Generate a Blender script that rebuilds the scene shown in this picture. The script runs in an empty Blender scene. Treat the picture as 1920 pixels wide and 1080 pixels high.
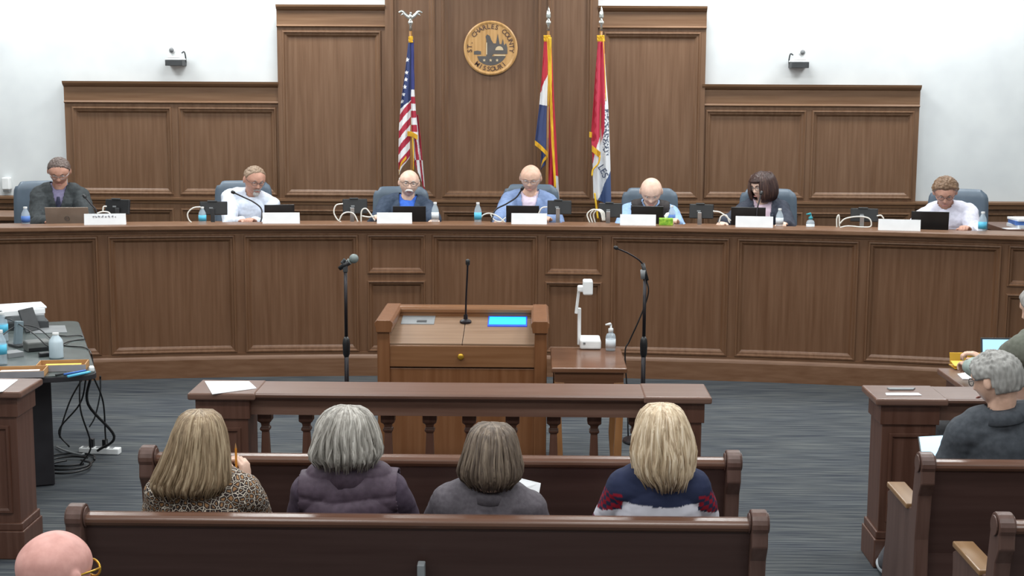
import bpy, bmesh, math, random
from mathutils import Vector, Matrix, noise
from mathutils.bvhtree import BVHTree
C = bpy.context.scene.collection
PI = math.pi
random.seed(7)

# ---------------------------------------------------------------- camera
F = 2700.0                                     # focal length in pixels of a 1920 wide frame
CAM = Vector((0.41, 0.0, 2.45))
YAW, PITCH, ROLL = math.atan(40 / F), math.atan(392 / F), 0.005
FWD = Vector((-math.sin(YAW) * math.cos(PITCH), math.cos(YAW) * math.cos(PITCH), -math.sin(PITCH)))
R0 = Vector((math.cos(YAW), math.sin(YAW), 0))
U0 = R0.cross(FWD)
RT = R0 * math.cos(ROLL) + U0 * math.sin(ROLL)
UP = U0 * math.cos(ROLL) - R0 * math.sin(ROLL)
cd = bpy.data.cameras.new('camera'); cam = bpy.data.objects.new('camera', cd); C.objects.link(cam)
cd.sensor_width = 36; cd.lens = F * 36 / 1920; cd.clip_start = 0.05; cd.clip_end = 100
cam.matrix_world = Matrix(((RT.x, UP.x, -FWD.x, CAM.x), (RT.y, UP.y, -FWD.y, CAM.y), (RT.z, UP.z, -FWD.z, CAM.z), (0, 0, 0, 1)))
bpy.context.scene.camera = cam

# ---------------------------------------------------------------- world, exposure, lights
vs = bpy.context.scene.view_settings
vs.view_transform = 'Standard'; vs.look = 'None'; vs.gamma = 1; vs.use_curve_mapping = False
vs.exposure = 0.0
w = bpy.data.worlds.new('world'); bpy.context.scene.world = w; w.use_nodes = True
w.node_tree.nodes['Background'].inputs[0].default_value = (0.8, 0.9, 1.0, 1)
w.node_tree.nodes['Background'].inputs[1].default_value = 0.15
def area(x, y, z, sx, sy, e, col=(1.0, 0.95, 0.87), tilt=0.0):
    l = bpy.data.lights.new('ceiling_lamp', 'AREA'); l.shape = 'RECTANGLE'; l.size = sx; l.size_y = sy; l.energy = e; l.color = col
    o = bpy.data.objects.new('ceiling_lamp', l); C.objects.link(o); o.location = (x, y, z); o.rotation_euler = (tilt, 0, 0)
CEIL = 4.3
LW = (0.97, 1.0, 1.0)
for lx in (-4.4, -1.9, 1.9, 4.4):
    area(lx, 13.1, CEIL - 0.03, 1.2, 0.5, 66, LW)            # wash on the panelled wall
for lx in (-3.6, -1.2, 1.2, 3.6):
    area(lx, 10.6, CEIL - 0.03, 1.2, 0.6, 55, LW)
for lx in (-3.6, -1.2, 1.2, 3.6):
    area(lx, 7.6, CEIL - 0.03, 1.2, 0.6, 50, LW)
    area(lx, 4.4, CEIL - 0.03, 1.2, 0.6, 44, LW)
    area(lx, 1.0, CEIL - 0.03, 1.2, 0.6, 46, LW)

# ---------------------------------------------------------------- pixel helpers (photo 1920x1080 -> place)
def ray(px, py): return FWD + RT * ((px - 960) / F) - UP * ((py - 540) / F)
def at(px, py, Y):
    r = ray(px, py); return CAM + r * ((Y - CAM.y) / r.y)
def on(px, py, z):
    r = ray(px, py); return CAM + r * ((z - CAM.z) / r.z)
def proj(p):
    d = Vector(p) - CAM; k = d.dot(FWD)
    return 960 + F * d.dot(RT) / k, 540 - F * d.dot(UP) / k

# ---------------------------------------------------------------- materials
def lin(c):
    return tuple(((v / 255) / 12.92 if v / 255 <= 0.04045 else ((v / 255 + 0.055) / 1.055) ** 2.4) for v in c) + (1,)
def newmat(name):
    m = bpy.data.materials.new(name); m.use_nodes = True
    return m, m.node_tree.nodes, m.node_tree.links, m.node_tree.nodes['Principled BSDF']
def noise_mat(name, c1, c2, scale=(8, 8, 8), rough=0.5, metal=0.0, detail=4, bump=0.0, spec=0.5, lo=0.35, hi=0.65, coord='Object', bscale=1.0):
    m, n, l, b = newmat(name)
    tc = n.new('ShaderNodeTexCoord'); mp = n.new('ShaderNodeMapping'); nt = n.new('ShaderNodeTexNoise'); cr = n.new('ShaderNodeValToRGB')
    mp.inputs['Scale'].default_value = scale; nt.inputs['Scale'].default_value = 1.0; nt.inputs['Detail'].default_value = detail
    l.new(tc.outputs[coord], mp.inputs[0]); l.new(mp.outputs[0], nt.inputs['Vector']); l.new(nt.outputs['Fac'], cr.inputs[0])
    cr.color_ramp.elements[0].position = lo; cr.color_ramp.elements[1].position = hi
    cr.color_ramp.elements[0].color = lin(c1); cr.color_ramp.elements[1].color = lin(c2)
    l.new(cr.outputs[0], b.inputs['Base Color'])
    b.inputs['Roughness'].default_value = rough; b.inputs['Metallic'].default_value = metal; b.inputs['Specular IOR Level'].default_value = spec
    if bump:
        bp = n.new('ShaderNodeBump'); bp.inputs['Strength'].default_value = bump; bp.inputs['Distance'].default_value = 0.004 * bscale
        l.new(nt.outputs['Fac'], bp.inputs['Height']); l.new(bp.outputs[0], b.inputs['Normal'])
    return m
def plain(name, c, rough=0.5, metal=0.0, spec=0.5, var=5):
    c2 = tuple(min(255, v + var) for v in c); c1 = tuple(max(0, v - var) for v in c)
    return noise_mat(name, c1, c2, (9, 9, 9), rough, metal, 2, 0, spec)
def wood(name, c, rough=0.38, grain='z', var=1.0, spec=0.4):
    k = {'z': (34, 34, 1.6), 'x': (1.6, 34, 34), 'y': (34, 1.6, 34)}[grain]
    c1 = tuple(max(0, v - 13 * var) for v in c); c2 = tuple(min(255, v + 9 * var) for v in c)
    return noise_mat(name, c1, c2, k, rough, 0, 6, 0.06, spec, 0.25, 0.75)
def emit(name, c, e):
    m, n, l, b = newmat(name)
    b.inputs['Base Color'].default_value = lin(c); b.inputs['Emission Color'].default_value = lin(c); b.inputs['Emission Strength'].default_value = e
    return m
def glass(name, c, rough=0.05, alpha=0.35):
    m, n, l, b = newmat(name)
    b.inputs['Base Color'].default_value = lin(c); b.inputs['Roughness'].default_value = rough; b.inputs['Alpha'].default_value = alpha
    b.inputs['Specular IOR Level'].default_value = 0.7
    return m
M = {}
M['wall_wood'] = wood('oak wall panelling', (112, 83, 61), 0.42)
M['wall_wood_h'] = wood('oak rail', (118, 88, 64), 0.42, 'x')
M['dais_wood'] = wood('oak dais panelling', (110, 78, 55), 0.42)
M['dais_wood_h'] = wood('oak dais rail', (120, 87, 64), 0.36, 'x')
M['rail_wood'] = wood('brown balustrade wood', (92, 62, 50), 0.38)
M['rail_wood_h'] = wood('brown handrail wood', (112, 84, 72), 0.3, 'x')
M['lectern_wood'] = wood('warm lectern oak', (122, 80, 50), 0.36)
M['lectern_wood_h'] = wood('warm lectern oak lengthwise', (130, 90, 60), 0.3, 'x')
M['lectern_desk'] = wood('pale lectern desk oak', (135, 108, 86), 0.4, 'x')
M['pew_dark'] = wood('dark pew back wood', (76, 55, 50), 0.42, 'x', 0.5)
M['pew_rail'] = wood('worn pew top rail', (104, 74, 60), 0.27, 'x')
M['pew_end'] = wood('pew end wood', (92, 68, 60), 0.35)
M['pew_arm'] = wood('worn pew arm', (140, 108, 76), 0.3, 'y')
M['table_wood'] = wood('side table wood', (112, 78, 58), 0.2, 'x')
M['paint'] = noise_mat('off white wall paint', (208, 212, 214), (216, 220, 221), (3, 3, 3), 0.9, 0, 2, 0, 0.2)
M['ceiling'] = plain('white ceiling tile', (225, 225, 220), 0.9)
M['white'] = plain('white plastic', (232, 234, 234), 0.4)
M['paper'] = plain('white paper', (244, 246, 248), 0.8, var=3)
M['ink'] = plain('grey ink', (120, 120, 128), 0.8)
M['black'] = plain('black plastic', (24, 24, 26), 0.38, var=3)
M['black_metal'] = plain('black metal', (34, 30, 34), 0.35, 0.4, var=3)
M['dark_grey'] = plain('dark grey plastic', (58, 60, 62), 0.5)
M['grey'] = plain('grey plastic', (125, 128, 130), 0.45)
M['silver'] = plain('brushed metal', (190, 192, 194), 0.3, 0.8)
M['chrome'] = plain('pale chrome', (225, 228, 222), 0.22, 0.85)
M['laptop_silver'] = plain('bronze silver laptop lid', (142, 128, 116), 0.38, 0.35)
M['gold'] = noise_mat('gold fringe', (205, 150, 20), (245, 200, 50), (60, 60, 8), 0.6, 0, 3, 0.4)
M['brass'] = plain('yellow brass', (210, 165, 60), 0.3, 0.7)
M['cyan_screen'] = emit('lit cyan screen', (20, 175, 240), 0.95)
M['blue_frame'] = emit('screen blue border', (30, 70, 190), 0.5)
M['pale_screen'] = emit('lit pale screen', (165, 215, 245), 0.8)
M['bottle'] = glass('clear water bottle', (200, 215, 225), 0.08, 0.45)
M['label_blue'] = plain('blue bottle label', (80, 120, 190), 0.5)
M['label_cyan'] = plain('cyan bottle label', (90, 190, 225), 0.5)
M['label_white'] = plain('pale bottle label', (215, 222, 228), 0.5)
M['bottle_white'] = glass('milky white bottle', (205, 222, 232), 0.3, 0.92)
M['teal'] = plain('teal plastic', (40, 150, 165), 0.4)
M['green'] = noise_mat('green tissue box print', (90, 150, 30), (160, 200, 60), (40, 40, 40), 0.6)
M['tan'] = plain('tan cardboard', (176, 132, 84), 0.7)
M['tray_grey'] = plain('pale grey card', (150, 148, 152), .7)
M['yellow'] = plain('yellow paper', (235, 205, 90), 0.8)
M['pencil'] = plain('orange pencil', (215, 140, 45), 0.5)
M['chair'] = noise_mat('blue grey chair leather', (78, 92, 106), (88, 102, 116), (6, 6, 6), 0.45, 0, 3, 0.05)
M['table_black'] = plain('black table panel', (40, 38, 42), 0.5, var=3)
M['table_top'] = noise_mat('grey green laminate', (76, 84, 84), (92, 100, 98), (14, 14, 14), 0.25, 0, 4, 0, 0.6)
M['bluepen'] = plain('blue plastic', (60, 110, 190), 0.4)
M['cable_white'] = plain('white cable', (228, 226, 218), 0.5)

def carpet():
    m, n, l, b = newmat('striped blue grey carpet')
    tc = n.new('ShaderNodeTexCoord')
    mp = n.new('ShaderNodeMapping'); mp.inputs['Scale'].default_value = (2.4, 62, 1); l.new(tc.outputs['Object'], mp.inputs[0])
    a = n.new('ShaderNodeTexNoise'); a.inputs['Scale'].default_value = 1; a.inputs['Detail'].default_value = 3; l.new(mp.outputs[0], a.inputs['Vector'])
    mp2 = n.new('ShaderNodeMapping'); mp2.inputs['Scale'].default_value = (0.7, 2.5, 1); l.new(tc.outputs['Object'], mp2.inputs[0])
    b2 = n.new('ShaderNodeTexNoise'); b2.inputs['Scale'].default_value = 1.6; b2.inputs['Detail'].default_value = 2; l.new(mp2.outputs[0], b2.inputs['Vector'])
    cr = n.new('ShaderNodeValToRGB'); e = cr.color_ramp.elements
    e[0].position = 0.34; e[0].color = lin((54, 58, 66)); e[1].position = 0.62; e[1].color = lin((94, 97, 98))
    x = cr.color_ramp.elements.new(0.48); x.color = lin((76, 79, 82))
    l.new(a.outputs['Fac'], cr.inputs[0])
    mx = n.new('ShaderNodeMixRGB'); mx.blend_type = 'MULTIPLY'; mx.inputs[0].default_value = 0.35
    cr2 = n.new('ShaderNodeValToRGB'); cr2.color_ramp.elements[0].position = 0.4; cr2.color_ramp.elements[1].position = 0.62
    cr2.color_ramp.elements[0].color = lin((190, 200, 215)); cr2.color_ramp.elements[1].color = lin((255, 255, 250))
    l.new(b2.outputs['Fac'], cr2.inputs[0]); l.new(cr.outputs[0], mx.inputs[1]); l.new(cr2.outputs[0], mx.inputs[2])
    l.new(mx.outputs[0], b.inputs['Base Color']); b.inputs['Roughness'].default_value = 0.95; b.inputs['Specular IOR Level'].default_value = 0.15
    bp = n.new('ShaderNodeBump'); bp.inputs['Strength'].default_value = 0.4; bp.inputs['Distance'].default_value = 0.004
    l.new(a.outputs['Fac'], bp.inputs['Height']); l.new(bp.outputs[0], b.inputs['Normal'])
    return m
M['carpet'] = carpet()
def leopard():
    m, n, l, b = newmat('leopard print blouse')
    tc = n.new('ShaderNodeTexCoord')
    nz = n.new('ShaderNodeTexNoise'); nz.inputs['Scale'].default_value = 30
    l.new(tc.outputs['Object'], nz.inputs['Vector'])
    mxv = n.new('ShaderNodeMixRGB'); mxv.blend_type = 'ADD'; mxv.inputs[0].default_value = 0.012
    l.new(tc.outputs['Object'], mxv.inputs[1]); l.new(nz.outputs['Color'], mxv.inputs[2])
    v = n.new('ShaderNodeTexVoronoi'); v.feature = 'DISTANCE_TO_EDGE'; v.inputs['Scale'].default_value = 50; l.new(mxv.outputs[0], v.inputs['Vector'])
    cr = n.new('ShaderNodeValToRGB'); cr.color_ramp.interpolation = 'LINEAR'; e = cr.color_ramp.elements
    e[0].position = 0.030; e[0].color = lin((222, 208, 190)); e[1].position = 0.055; e[1].color = lin((38, 28, 30))
    x = e.new(0.20); x.color = lin((50, 38, 36)); y = e.new(0.31); y.color = lin((160, 118, 78))
    l.new(v.outputs['Distance'], cr.inputs[0]); l.new(cr.outputs[0], b.inputs['Base Color']); b.inputs['Roughness'].default_value = 0.8
    return m
M['leopard'] = leopard()
def hairmat(name, c1, c2, c3, rough=0.45):
    m, n, l, b = newmat(name)
    g = n.new('ShaderNodeNewGeometry'); tc = n.new('ShaderNodeTexCoord')
    mp = n.new('ShaderNodeMapping'); mp.inputs['Scale'].default_value = (60, 60, 9); l.new(tc.outputs['Object'], mp.inputs[0])
    nt = n.new('ShaderNodeTexNoise'); nt.inputs['Scale'].default_value = 1; nt.inputs['Detail'].default_value = 5; l.new(mp.outputs[0], nt.inputs['Vector'])
    mt = n.new('ShaderNodeMath'); mt.operation = 'MULTIPLY_ADD'; mt.inputs[1].default_value = 0.35; l.new(g.outputs['Random Per Island'], mt.inputs[0])
    m2 = n.new('ShaderNodeMath'); m2.operation = 'MULTIPLY'; m2.inputs[1].default_value = 0.65; l.new(nt.outputs['Fac'], m2.inputs[0]); l.new(m2.outputs[0], mt.inputs[2])
    cr = n.new('ShaderNodeValToRGB'); e = cr.color_ramp.elements
    e[0].position = 0.25; e[0].color = lin(c1); e[1].position = 0.75; e[1].color = lin(c3); x = e.new(0.5); x.color = lin(c2)
    l.new(mt.outputs[0], cr.inputs[0]); l.new(cr.outputs[0], b.inputs['Base Color'])
    b.inputs['Roughness'].default_value = rough; b.inputs['Specular IOR Level'].default_value = 0.3
    bp = n.new('ShaderNodeBump'); bp.inputs['Strength'].default_value = 0.5; bp.inputs['Distance'].default_value = 0.004
    l.new(nt.outputs['Fac'], bp.inputs['Height']); l.new(bp.outputs[0], b.inputs['Normal'])
    return m
def attrmat(name, rough=0.75):
    m, n, l, b = newmat(name)
    a = n.new('ShaderNodeAttribute'); a.attribute_name = 'pattern'
    tc = n.new('ShaderNodeTexCoord'); nt = n.new('ShaderNodeTexNoise'); nt.inputs['Scale'].default_value = 90
    l.new(tc.outputs['Object'], nt.inputs['Vector'])
    bp = n.new('ShaderNodeBump'); bp.inputs['Strength'].default_value = 0.1; bp.inputs['Distance'].default_value = 0.002
    l.new(nt.outputs['Fac'], bp.inputs['Height']); l.new(bp.outputs[0], b.inputs['Normal'])
    l.new(a.outputs['Color'], b.inputs['Base Color']); b.inputs['Roughness'].default_value = rough
    return m
M['flag'] = attrmat('printed flag cloth')
M['print'] = attrmat('printed seal face', 0.6)

# ---------------------------------------------------------------- object helpers
def tag(o, label=None, cat=None, group=None, kind=None):
    if label: o['label'] = label
    if cat: o['category'] = cat
    if group: o['group'] = group
    if kind: o['kind'] = kind
    return o
WM = {}
def thing(name, label, cat, loc=(0, 0, 0), rz=0.0, group=None, kind=None):
    o = bpy.data.objects.new(name, None); C.objects.link(o); o.empty_display_size = 0.05
    o.location = loc; o.rotation_euler = (0, 0, rz)
    WM[o.name] = Matrix.Translation(Vector(loc)) @ Matrix.Rotation(rz, 4, 'Z')
    return tag(o, label, cat, group, kind)
def copy_tree(o, parent=None):
    c = o.copy(); C.objects.link(c); c.parent = parent
    for ch in [x for x in bpy.data.objects if x.parent == o]: copy_tree(ch, c)
    return c
class MB:
    def __init__(s): s.bm = bmesh.new()
    def _add(s, verts, faces, mi=0):
        vs_ = [s.bm.verts.new(v) for v in verts]
        out = []
        for f in faces:
            try:
                ff = s.bm.faces.new([vs_[i] for i in f]); ff.material_index = mi; out.append(ff)
            except ValueError: pass
        return out
    def box(s, c, d, rot=None, mi=0):
        c = Vector(c); h = Vector(d) / 2; R = rot if rot is not None else Matrix.Identity(3)
        vs_ = [c + R @ Vector((h.x * i, h.y * j, h.z * k)) for i in (-1, 1) for j in (-1, 1) for k in (-1, 1)]
        s._add(vs_, [(0, 1, 3, 2), (4, 6, 7, 5), (0, 4, 5, 1), (2, 3, 7, 6), (0, 2, 6, 4), (1, 5, 7, 3)], mi); return s
    def span(s, a, b, mi=0):
        a = Vector(a); b = Vector(b); return s.box((a + b) / 2, (abs(b.x - a.x), abs(b.y - a.y), abs(b.z - a.z)), None, mi)
    def cone(s, p0, p1, r0, r1, n=16, caps=True, mi=0):
        return s.tube([p0, p1], [r0, r1], n, caps, mi)
    def tube(s, pts, r, n=10, caps=True, mi=0, flat=1.0, flatdir=None):
        pts = [Vector(p) for p in pts]; m = len(pts)
        rs = r if isinstance(r, (list, tuple)) else [r] * m
        nrm = None; rings = []
        for i, p in enumerate(pts):
            d = (pts[min(i + 1, m - 1)] - pts[max(i - 1, 0)])
            if d.length < 1e-9: d = Vector((0, 0, 1))
            d.normalize()
            if nrm is None:
                nrm = d.orthogonal().normalized()
                if flatdir is not None:
                    q = Vector(flatdir); q = q - d * q.dot(d)
                    if q.length > 1e-4: nrm = q.normalized()
            else:
                nrm = nrm - d * nrm.dot(d)
                nrm = nrm.normalized() if nrm.length > 1e-6 else d.orthogonal().normalized()
            bt = d.cross(nrm)
            rings.append([s.bm.verts.new(p + (nrm * math.cos(2 * PI * k / n) * flat + bt * math.sin(2 * PI * k / n)) * rs[i]) for k in range(n)])
        for i in range(m - 1):
            for k in range(n):
                f = s.bm.faces.new((rings[i][k], rings[i][(k + 1) % n], rings[i + 1][(k + 1) % n], rings[i + 1][k])); f.material_index = mi
        if caps:
            for rr in (list(reversed(rings[0])), rings[-1]):
                try: f = s.bm.faces.new(rr); f.material_index = mi
                except ValueError: pass
        return s
    def sphere(s, c, r, n=16, m=10, rot=None, mi=0):
        c = Vector(c); r = Vector(r) if not isinstance(r, (int, float)) else Vector((r, r, r)); R = rot if rot is not None else Matrix.Identity(3)
        top = c + R @ Vector((0, 0, r.z)); bot = c + R @ Vector((0, 0, -r.z))
        vs_ = [top]
        for j in range(1, m):
            t = PI * j / m
            for k in range(n):
                a = 2 * PI * k / n
                vs_.append(c + R @ Vector((r.x * math.sin(t) * math.cos(a), r.y * math.sin(t) * math.sin(a), r.z * math.cos(t))))
        vs_.append(bot); L = len(vs_) - 1; fs = []
        for k in range(n):
            fs.append((0, 1 + k, 1 + (k + 1) % n)); fs.append((L, L - n + (k + 1) % n, L - n + k))
        for j in range(m - 2):
            for k in range(n):
                a = 1 + j * n + k; b = 1 + j * n + (k + 1) % n
                fs.append((a, a + n, b + n, b))
        s._add(vs_, fs, mi); return s
    def lathe(s, prof, o=(0, 0, 0), n=24, mi=0, rot=None, square=False):
        o = Vector(o); R = rot if rot is not None else Matrix.Identity(3); rings = []
        for r, z in prof:
            rings.append([s.bm.verts.new(o + R @ Vector((r * math.cos(2 * PI * (k + .5) / n) * (1.414 if square else 1), r * math.sin(2 * PI * (k + .5) / n) * (1.414 if square else 1), z))) for k in range(n)])
        for i in range(len(rings) - 1):
            for k in range(n):
                f = s.bm.faces.new((rings[i][k], rings[i][(k + 1) % n], rings[i + 1][(k + 1) % n], rings[i + 1][k])); f.material_index = mi
        for rr in (list(reversed(rings[0])), rings[-1]):
            f = s.bm.faces.new(rr); f.material_index = mi
        return s
    def prism(s, poly, a, b, mi=0):
        # poly: list of Vectors (3D outline), swept from offset a to offset b (Vectors)
        n = len(poly); a = Vector(a); b = Vector(b)
        vs_ = [Vector(p) + a for p in poly] + [Vector(p) + b for p in poly]
        fs = [tuple(range(n - 1, -1, -1)), tuple(range(n, 2 * n))] + [(i, (i + 1) % n, n + (i + 1) % n, n + i) for i in range(n)]
        s._add(vs_, fs, mi); return s
    def build(s, name, mat, parent=None, bevel=0.0, smooth=False, world=False, seg=2, normals=True):
        if normals: bmesh.ops.recalc_face_normals(s.bm, faces=s.bm.faces)
        me = bpy.data.meshes.new(name)
        if world and parent is not None:
            inv = WM[parent.name].inverted(); s.bm.transform(inv)
        s.bm.to_mesh(me); s.bm.free()
        for m_ in (mat if isinstance(mat, (list, tuple)) else [mat]): me.materials.append(m_)
        o = bpy.data.objects.new(name, me); C.objects.link(o)
        if parent is not None: o.parent = parent; WM[o.name] = WM.get(parent.name, Matrix.Identity(4)).copy()
        if smooth: me.polygons.foreach_set('use_smooth', [True] * len(me.polygons))
        if bevel:
            b = o.modifiers.new('bevel', 'BEVEL'); b.width = bevel; b.segments = seg; b.limit_method = 'ANGLE'; b.angle_limit = 0.6
        return o
def from_mesh(name, me, mat, parent=None, smooth=True):
    me.name = name; me.materials.clear()
    for m_ in (mat if isinstance(mat, (list, tuple)) else [mat]): me.materials.append(m_)
    o = bpy.data.objects.new(name, me); C.objects.link(o)
    if parent is not None: o.parent = parent
    if smooth: me.polygons.foreach_set('use_smooth', [True] * len(me.polygons))
    return o
def bez(p0, p1, p2, p3, n=14):
    p0, p1, p2, p3 = map(Vector, (p0, p1, p2, p3)); out = []
    for i in range(n + 1):
        t = i / n; out.append(p0 * (1 - t) ** 3 + p1 * 3 * t * (1 - t) ** 2 + p2 * 3 * t * t * (1 - t) + p3 * t ** 3)
    return out
def crom(pts, k=8):
    pts = [Vector(p) for p in pts]; P = [pts[0] * 2 - pts[1]] + pts + [pts[-1] * 2 - pts[-2]]; out = []
    for i in range(1, len(P) - 2):
        for j in range(k):
            t = j / k; a, b, c, d = P[i - 1], P[i], P[i + 1], P[i + 2]
            out.append(0.5 * ((2 * b) + (c - a) * t + (2 * a - 5 * b + 4 * c - d) * t * t + (3 * b - a - 3 * c + d) * t ** 3))
    out.append(pts[-1]); return out
def lerpkeys(keys, x):
    if x <= keys[0][0]: return keys[0][1]
    for (a, va), (b, vb) in zip(keys, keys[1:]):
        if x <= b: return va + (vb - va) * (x - a) / (b - a)
    return keys[-1][1]

# ---------------------------------------------------------------- mapped panelling (flat or curved)
def mbox(mb, fm, s0, s1, t0, t1, z0, z1, n=1, mi=0):
    rings = []
    for i in range(n + 1):
        s = s0 + (s1 - s0) * i / n
        rings.append([mb.bm.verts.new(fm(s, t, z)) for t, z in ((t0, z0), (t1, z0), (t1, z1), (t0, z1))])
    for i in range(n):
        for k in range(4):
            mb.bm.faces.new((rings[i][k], rings[i][(k + 1) % 4], rings[i + 1][(k + 1) % 4], rings[i + 1][k])).material_index = mi
    mb.bm.faces.new(rings[0][::-1]); mb.bm.faces.new(rings[-1])
def mprofile(mb, fm, s0, s1, prof, n=1):
    # closed profile [(t,z)...] swept along s
    rings = []; k_ = len(prof)
    for i in range(n + 1):
        s = s0 + (s1 - s0) * i / n
        rings.append([mb.bm.verts.new(fm(s, t, z)) for t, z in prof])
    for i in range(n):
        for k in range(k_):
            mb.bm.faces.new((rings[i][k], rings[i][(k + 1) % k_], rings[i + 1][(k + 1) % k_], rings[i + 1][k]))
    mb.bm.faces.new(rings[0][::-1]); mb.bm.faces.new(rings[-1])
PROF = [(0, -.022), (0.004, -.034), (0.014, -.036), (0.022, -.022), (0.034, -.020), (0.044, -.006), (0.05, 0.0)]
def mpanel(mb, fm, s0, s1, z0, z1, n=1, prof=PROF, k=1.0):
    loops = []
    for ins, t in prof:
        i_ = ins * k; ss = [s0 + i_ + (s1 - s0 - 2 * i_) * j / n for j in range(n + 1)]
        pts = [(s, z0 + i_) for s in ss] + [(s, z1 - i_) for s in reversed(ss)]
        loops.append([mb.bm.verts.new(fm(s, t, z)) for s, z in pts])
    m = len(loops[0])
    for a, b in zip(loops, loops[1:]):
        for j in range(m):
            mb.bm.faces.new((a[j], a[(j + 1) % m], b[(j + 1) % m], b[j]))
    L = loops[-1]
    for j in range(n): mb.bm.faces.new((L[j], L[j + 1], L[m - 2 - j], L[m - 1 - j]))
# ================================================================ THE SETTING
WY = 14.0                                      # panelled wall
MB().span((-6.5, -1.5, -0.1), (6.5, WY + .2, 0)).build('floor', M['carpet'])['kind'] = 'structure'
MB().span((-6.5, -1.5, CEIL), (6.5, WY + .2, CEIL + .1)).build('ceiling', M['ceiling'])['kind'] = 'structure'
MB().span((-6.5, WY, 0), (6.5, WY + .2, CEIL)).build('wall_back', M['paint'])['kind'] = 'structure'
MB().span((-6.7, -1.5, 0), (-6.5, WY + .2, CEIL)).build('wall_left', M['paint'])['kind'] = 'structure'
MB().span((6.5, -1.5, 0), (6.7, WY + .2, CEIL)).build('wall_right', M['paint'])['kind'] = 'structure'
MB().span((-6.5, -1.7, 0), (6.5, -1.5, CEIL)).build('wall_front', M['paint'])['kind'] = 'structure'

def flat(yf): return lambda s, t, z: Vector((s, yf + t, z))
def wx(px): return at(px, 300, WY - .05).x
def wz(py, px=920): return at(px, py, WY - .05).z
CR = wz(374)                                   # chair rail height
FL = 0.42                                      # raised floor behind the dais
def wall_section(idx, px0, px1, ztop, yf, panels, cornice=True):
    """framed oak section: panels = list of (px0, px1, z0, z1)"""
    x0, x1 = wx(px0), wx(px1)
    root = bpy.data.objects.new('trim_%d' % idx, None); C.objects.link(root); root['kind'] = 'structure'; WM[root.name] = Matrix.Identity(4)
    fm = flat(yf); mb = MB()
    mb.span((x0, yf + .006, FL), (x1, WY, ztop)); mb.build('backing', M['wall_wood'], root)
    # frame layer with openings: vertical strips and bands
    mb = MB(); ps = [(wx(a), wx(b), c, d) for a, b, c, d in panels]
    cols = sorted(set([(a, b) for a, b, c, d in ps])); xs = x0
    for a, b in cols:
        mbox(mb, fm, xs, a, -.022, 0, FL, ztop); xs = b
        zz = FL
        for _, _, c, d in sorted([p for p in ps if p[0] == a], key=lambda p: p[2]):
            mbox(mb, fm, a, b, -.022, 0, zz, c); zz = d
        mbox(mb, fm, a, b, -.022, 0, zz, ztop)
    mbox(mb, fm, xs, x1, -.022, 0, FL, ztop); mb.build('frame', M['wall_wood'], root)
    for a, b, c, d in ps:
        mb = MB(); mpanel(mb, fm, a, b, c, d, k=1.25); mb.build('panel', M['wall_wood'], root)
    if cornice:
        mb = MB()
        mprofile(mb, fm, x0 - .0, x1 + .0, [(0, ztop - .20), (-.035, ztop - .20), (-.045, ztop - .19), (-.03, ztop - .175), (-.03, ztop - .045), (-.055, ztop - .03), (-.075, ztop - .01), (-.08, ztop + .01), (0, ztop + .01)])
        mb.build('cornice', M['wall_wood_h'], root)
    mb = MB()
    mprofile(mb, fm, x0, x1, [(0, CR - .06), (-.03, CR - .055), (-.035, CR - .035), (-.05, CR - .02), (-.05, CR), (0, CR + .005)])
    mb.build('chair_rail', M['wall_wood_h'], root)
    return root
PB = wz(369)                                   # bottom of upper panels
wb, wt = FL + .18, CR - .1
zl = wz(158, 527)
wall_section(1, 127, 527, zl + .012, WY - .06, [(140, 326, PB, zl - .22), (338, 521, PB, zl - .22), (140, 326, wb, wt), (338, 521, wb, wt)])
wall_section(2, 1312, 1718, zl + .012, WY - .06, [(1320, 1508, PB, zl - .22), (1518, 1710, PB, zl - .22), (1320, 1508, wb, wt), (1518, 1710, wb, wt)])
zh = wz(15)
wall_section(3, 526, 726, zh + .01, WY - .10, [(535, 718, PB, zh - .22), (535, 718, wb, wt)])
wall_section(4, 1117, 1317, zh + .01, WY - .10, [(1128, 1308, PB, zh - .22), (1128, 1308, wb, wt)])
wall_section(5, 726, 1117, CEIL - .3, WY - .14, [(738, 818, PB, 3.6), (830, 1012, PB, 3.6), (1024, 1106, PB, 3.6), (738, 818, wb, wt), (830, 1012, wb, wt), (1024, 1106, wb, wt)])
for idx, a, b in ((6, -200, 127), (7, 1718, 2140)):   # low wainscot beyond the sections
    yf = WY - .03; fm = flat(yf); x0, x1 = wx(a), wx(b)
    root = bpy.data.objects.new('trim_%d' % idx, None); C.objects.link(root); root['kind'] = 'structure'; WM[root.name] = Matrix.Identity(4)
    MB().span((x0, yf + .006, FL), (x1, WY, CR)).build('backing', M['wall_wood'], root)
    mb = MB(); mprofile(mb, fm, x0, x1, [(0, CR - .07), (-.03, CR - .065), (-.035, CR - .035), (-.05, CR - .02), (-.05, CR), (0, CR + .01)]); mb.build('chair_rail', M['wall_wood_h'], root)
    for q in range(2):
        xa = x0 + (x1 - x0) * (q * .5 + .04); xb = x0 + (x1 - x0) * (q * .5 + .46)
        mb = MB(); mpanel(mb, fm, xa, xb, wb, wt + .0, prof=[(0, 0), (.0, -.02), (.02, -.02), (.03, -.004), (.04, -.002)]); mb.build('panel', M['wall_wood'], root)

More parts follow.
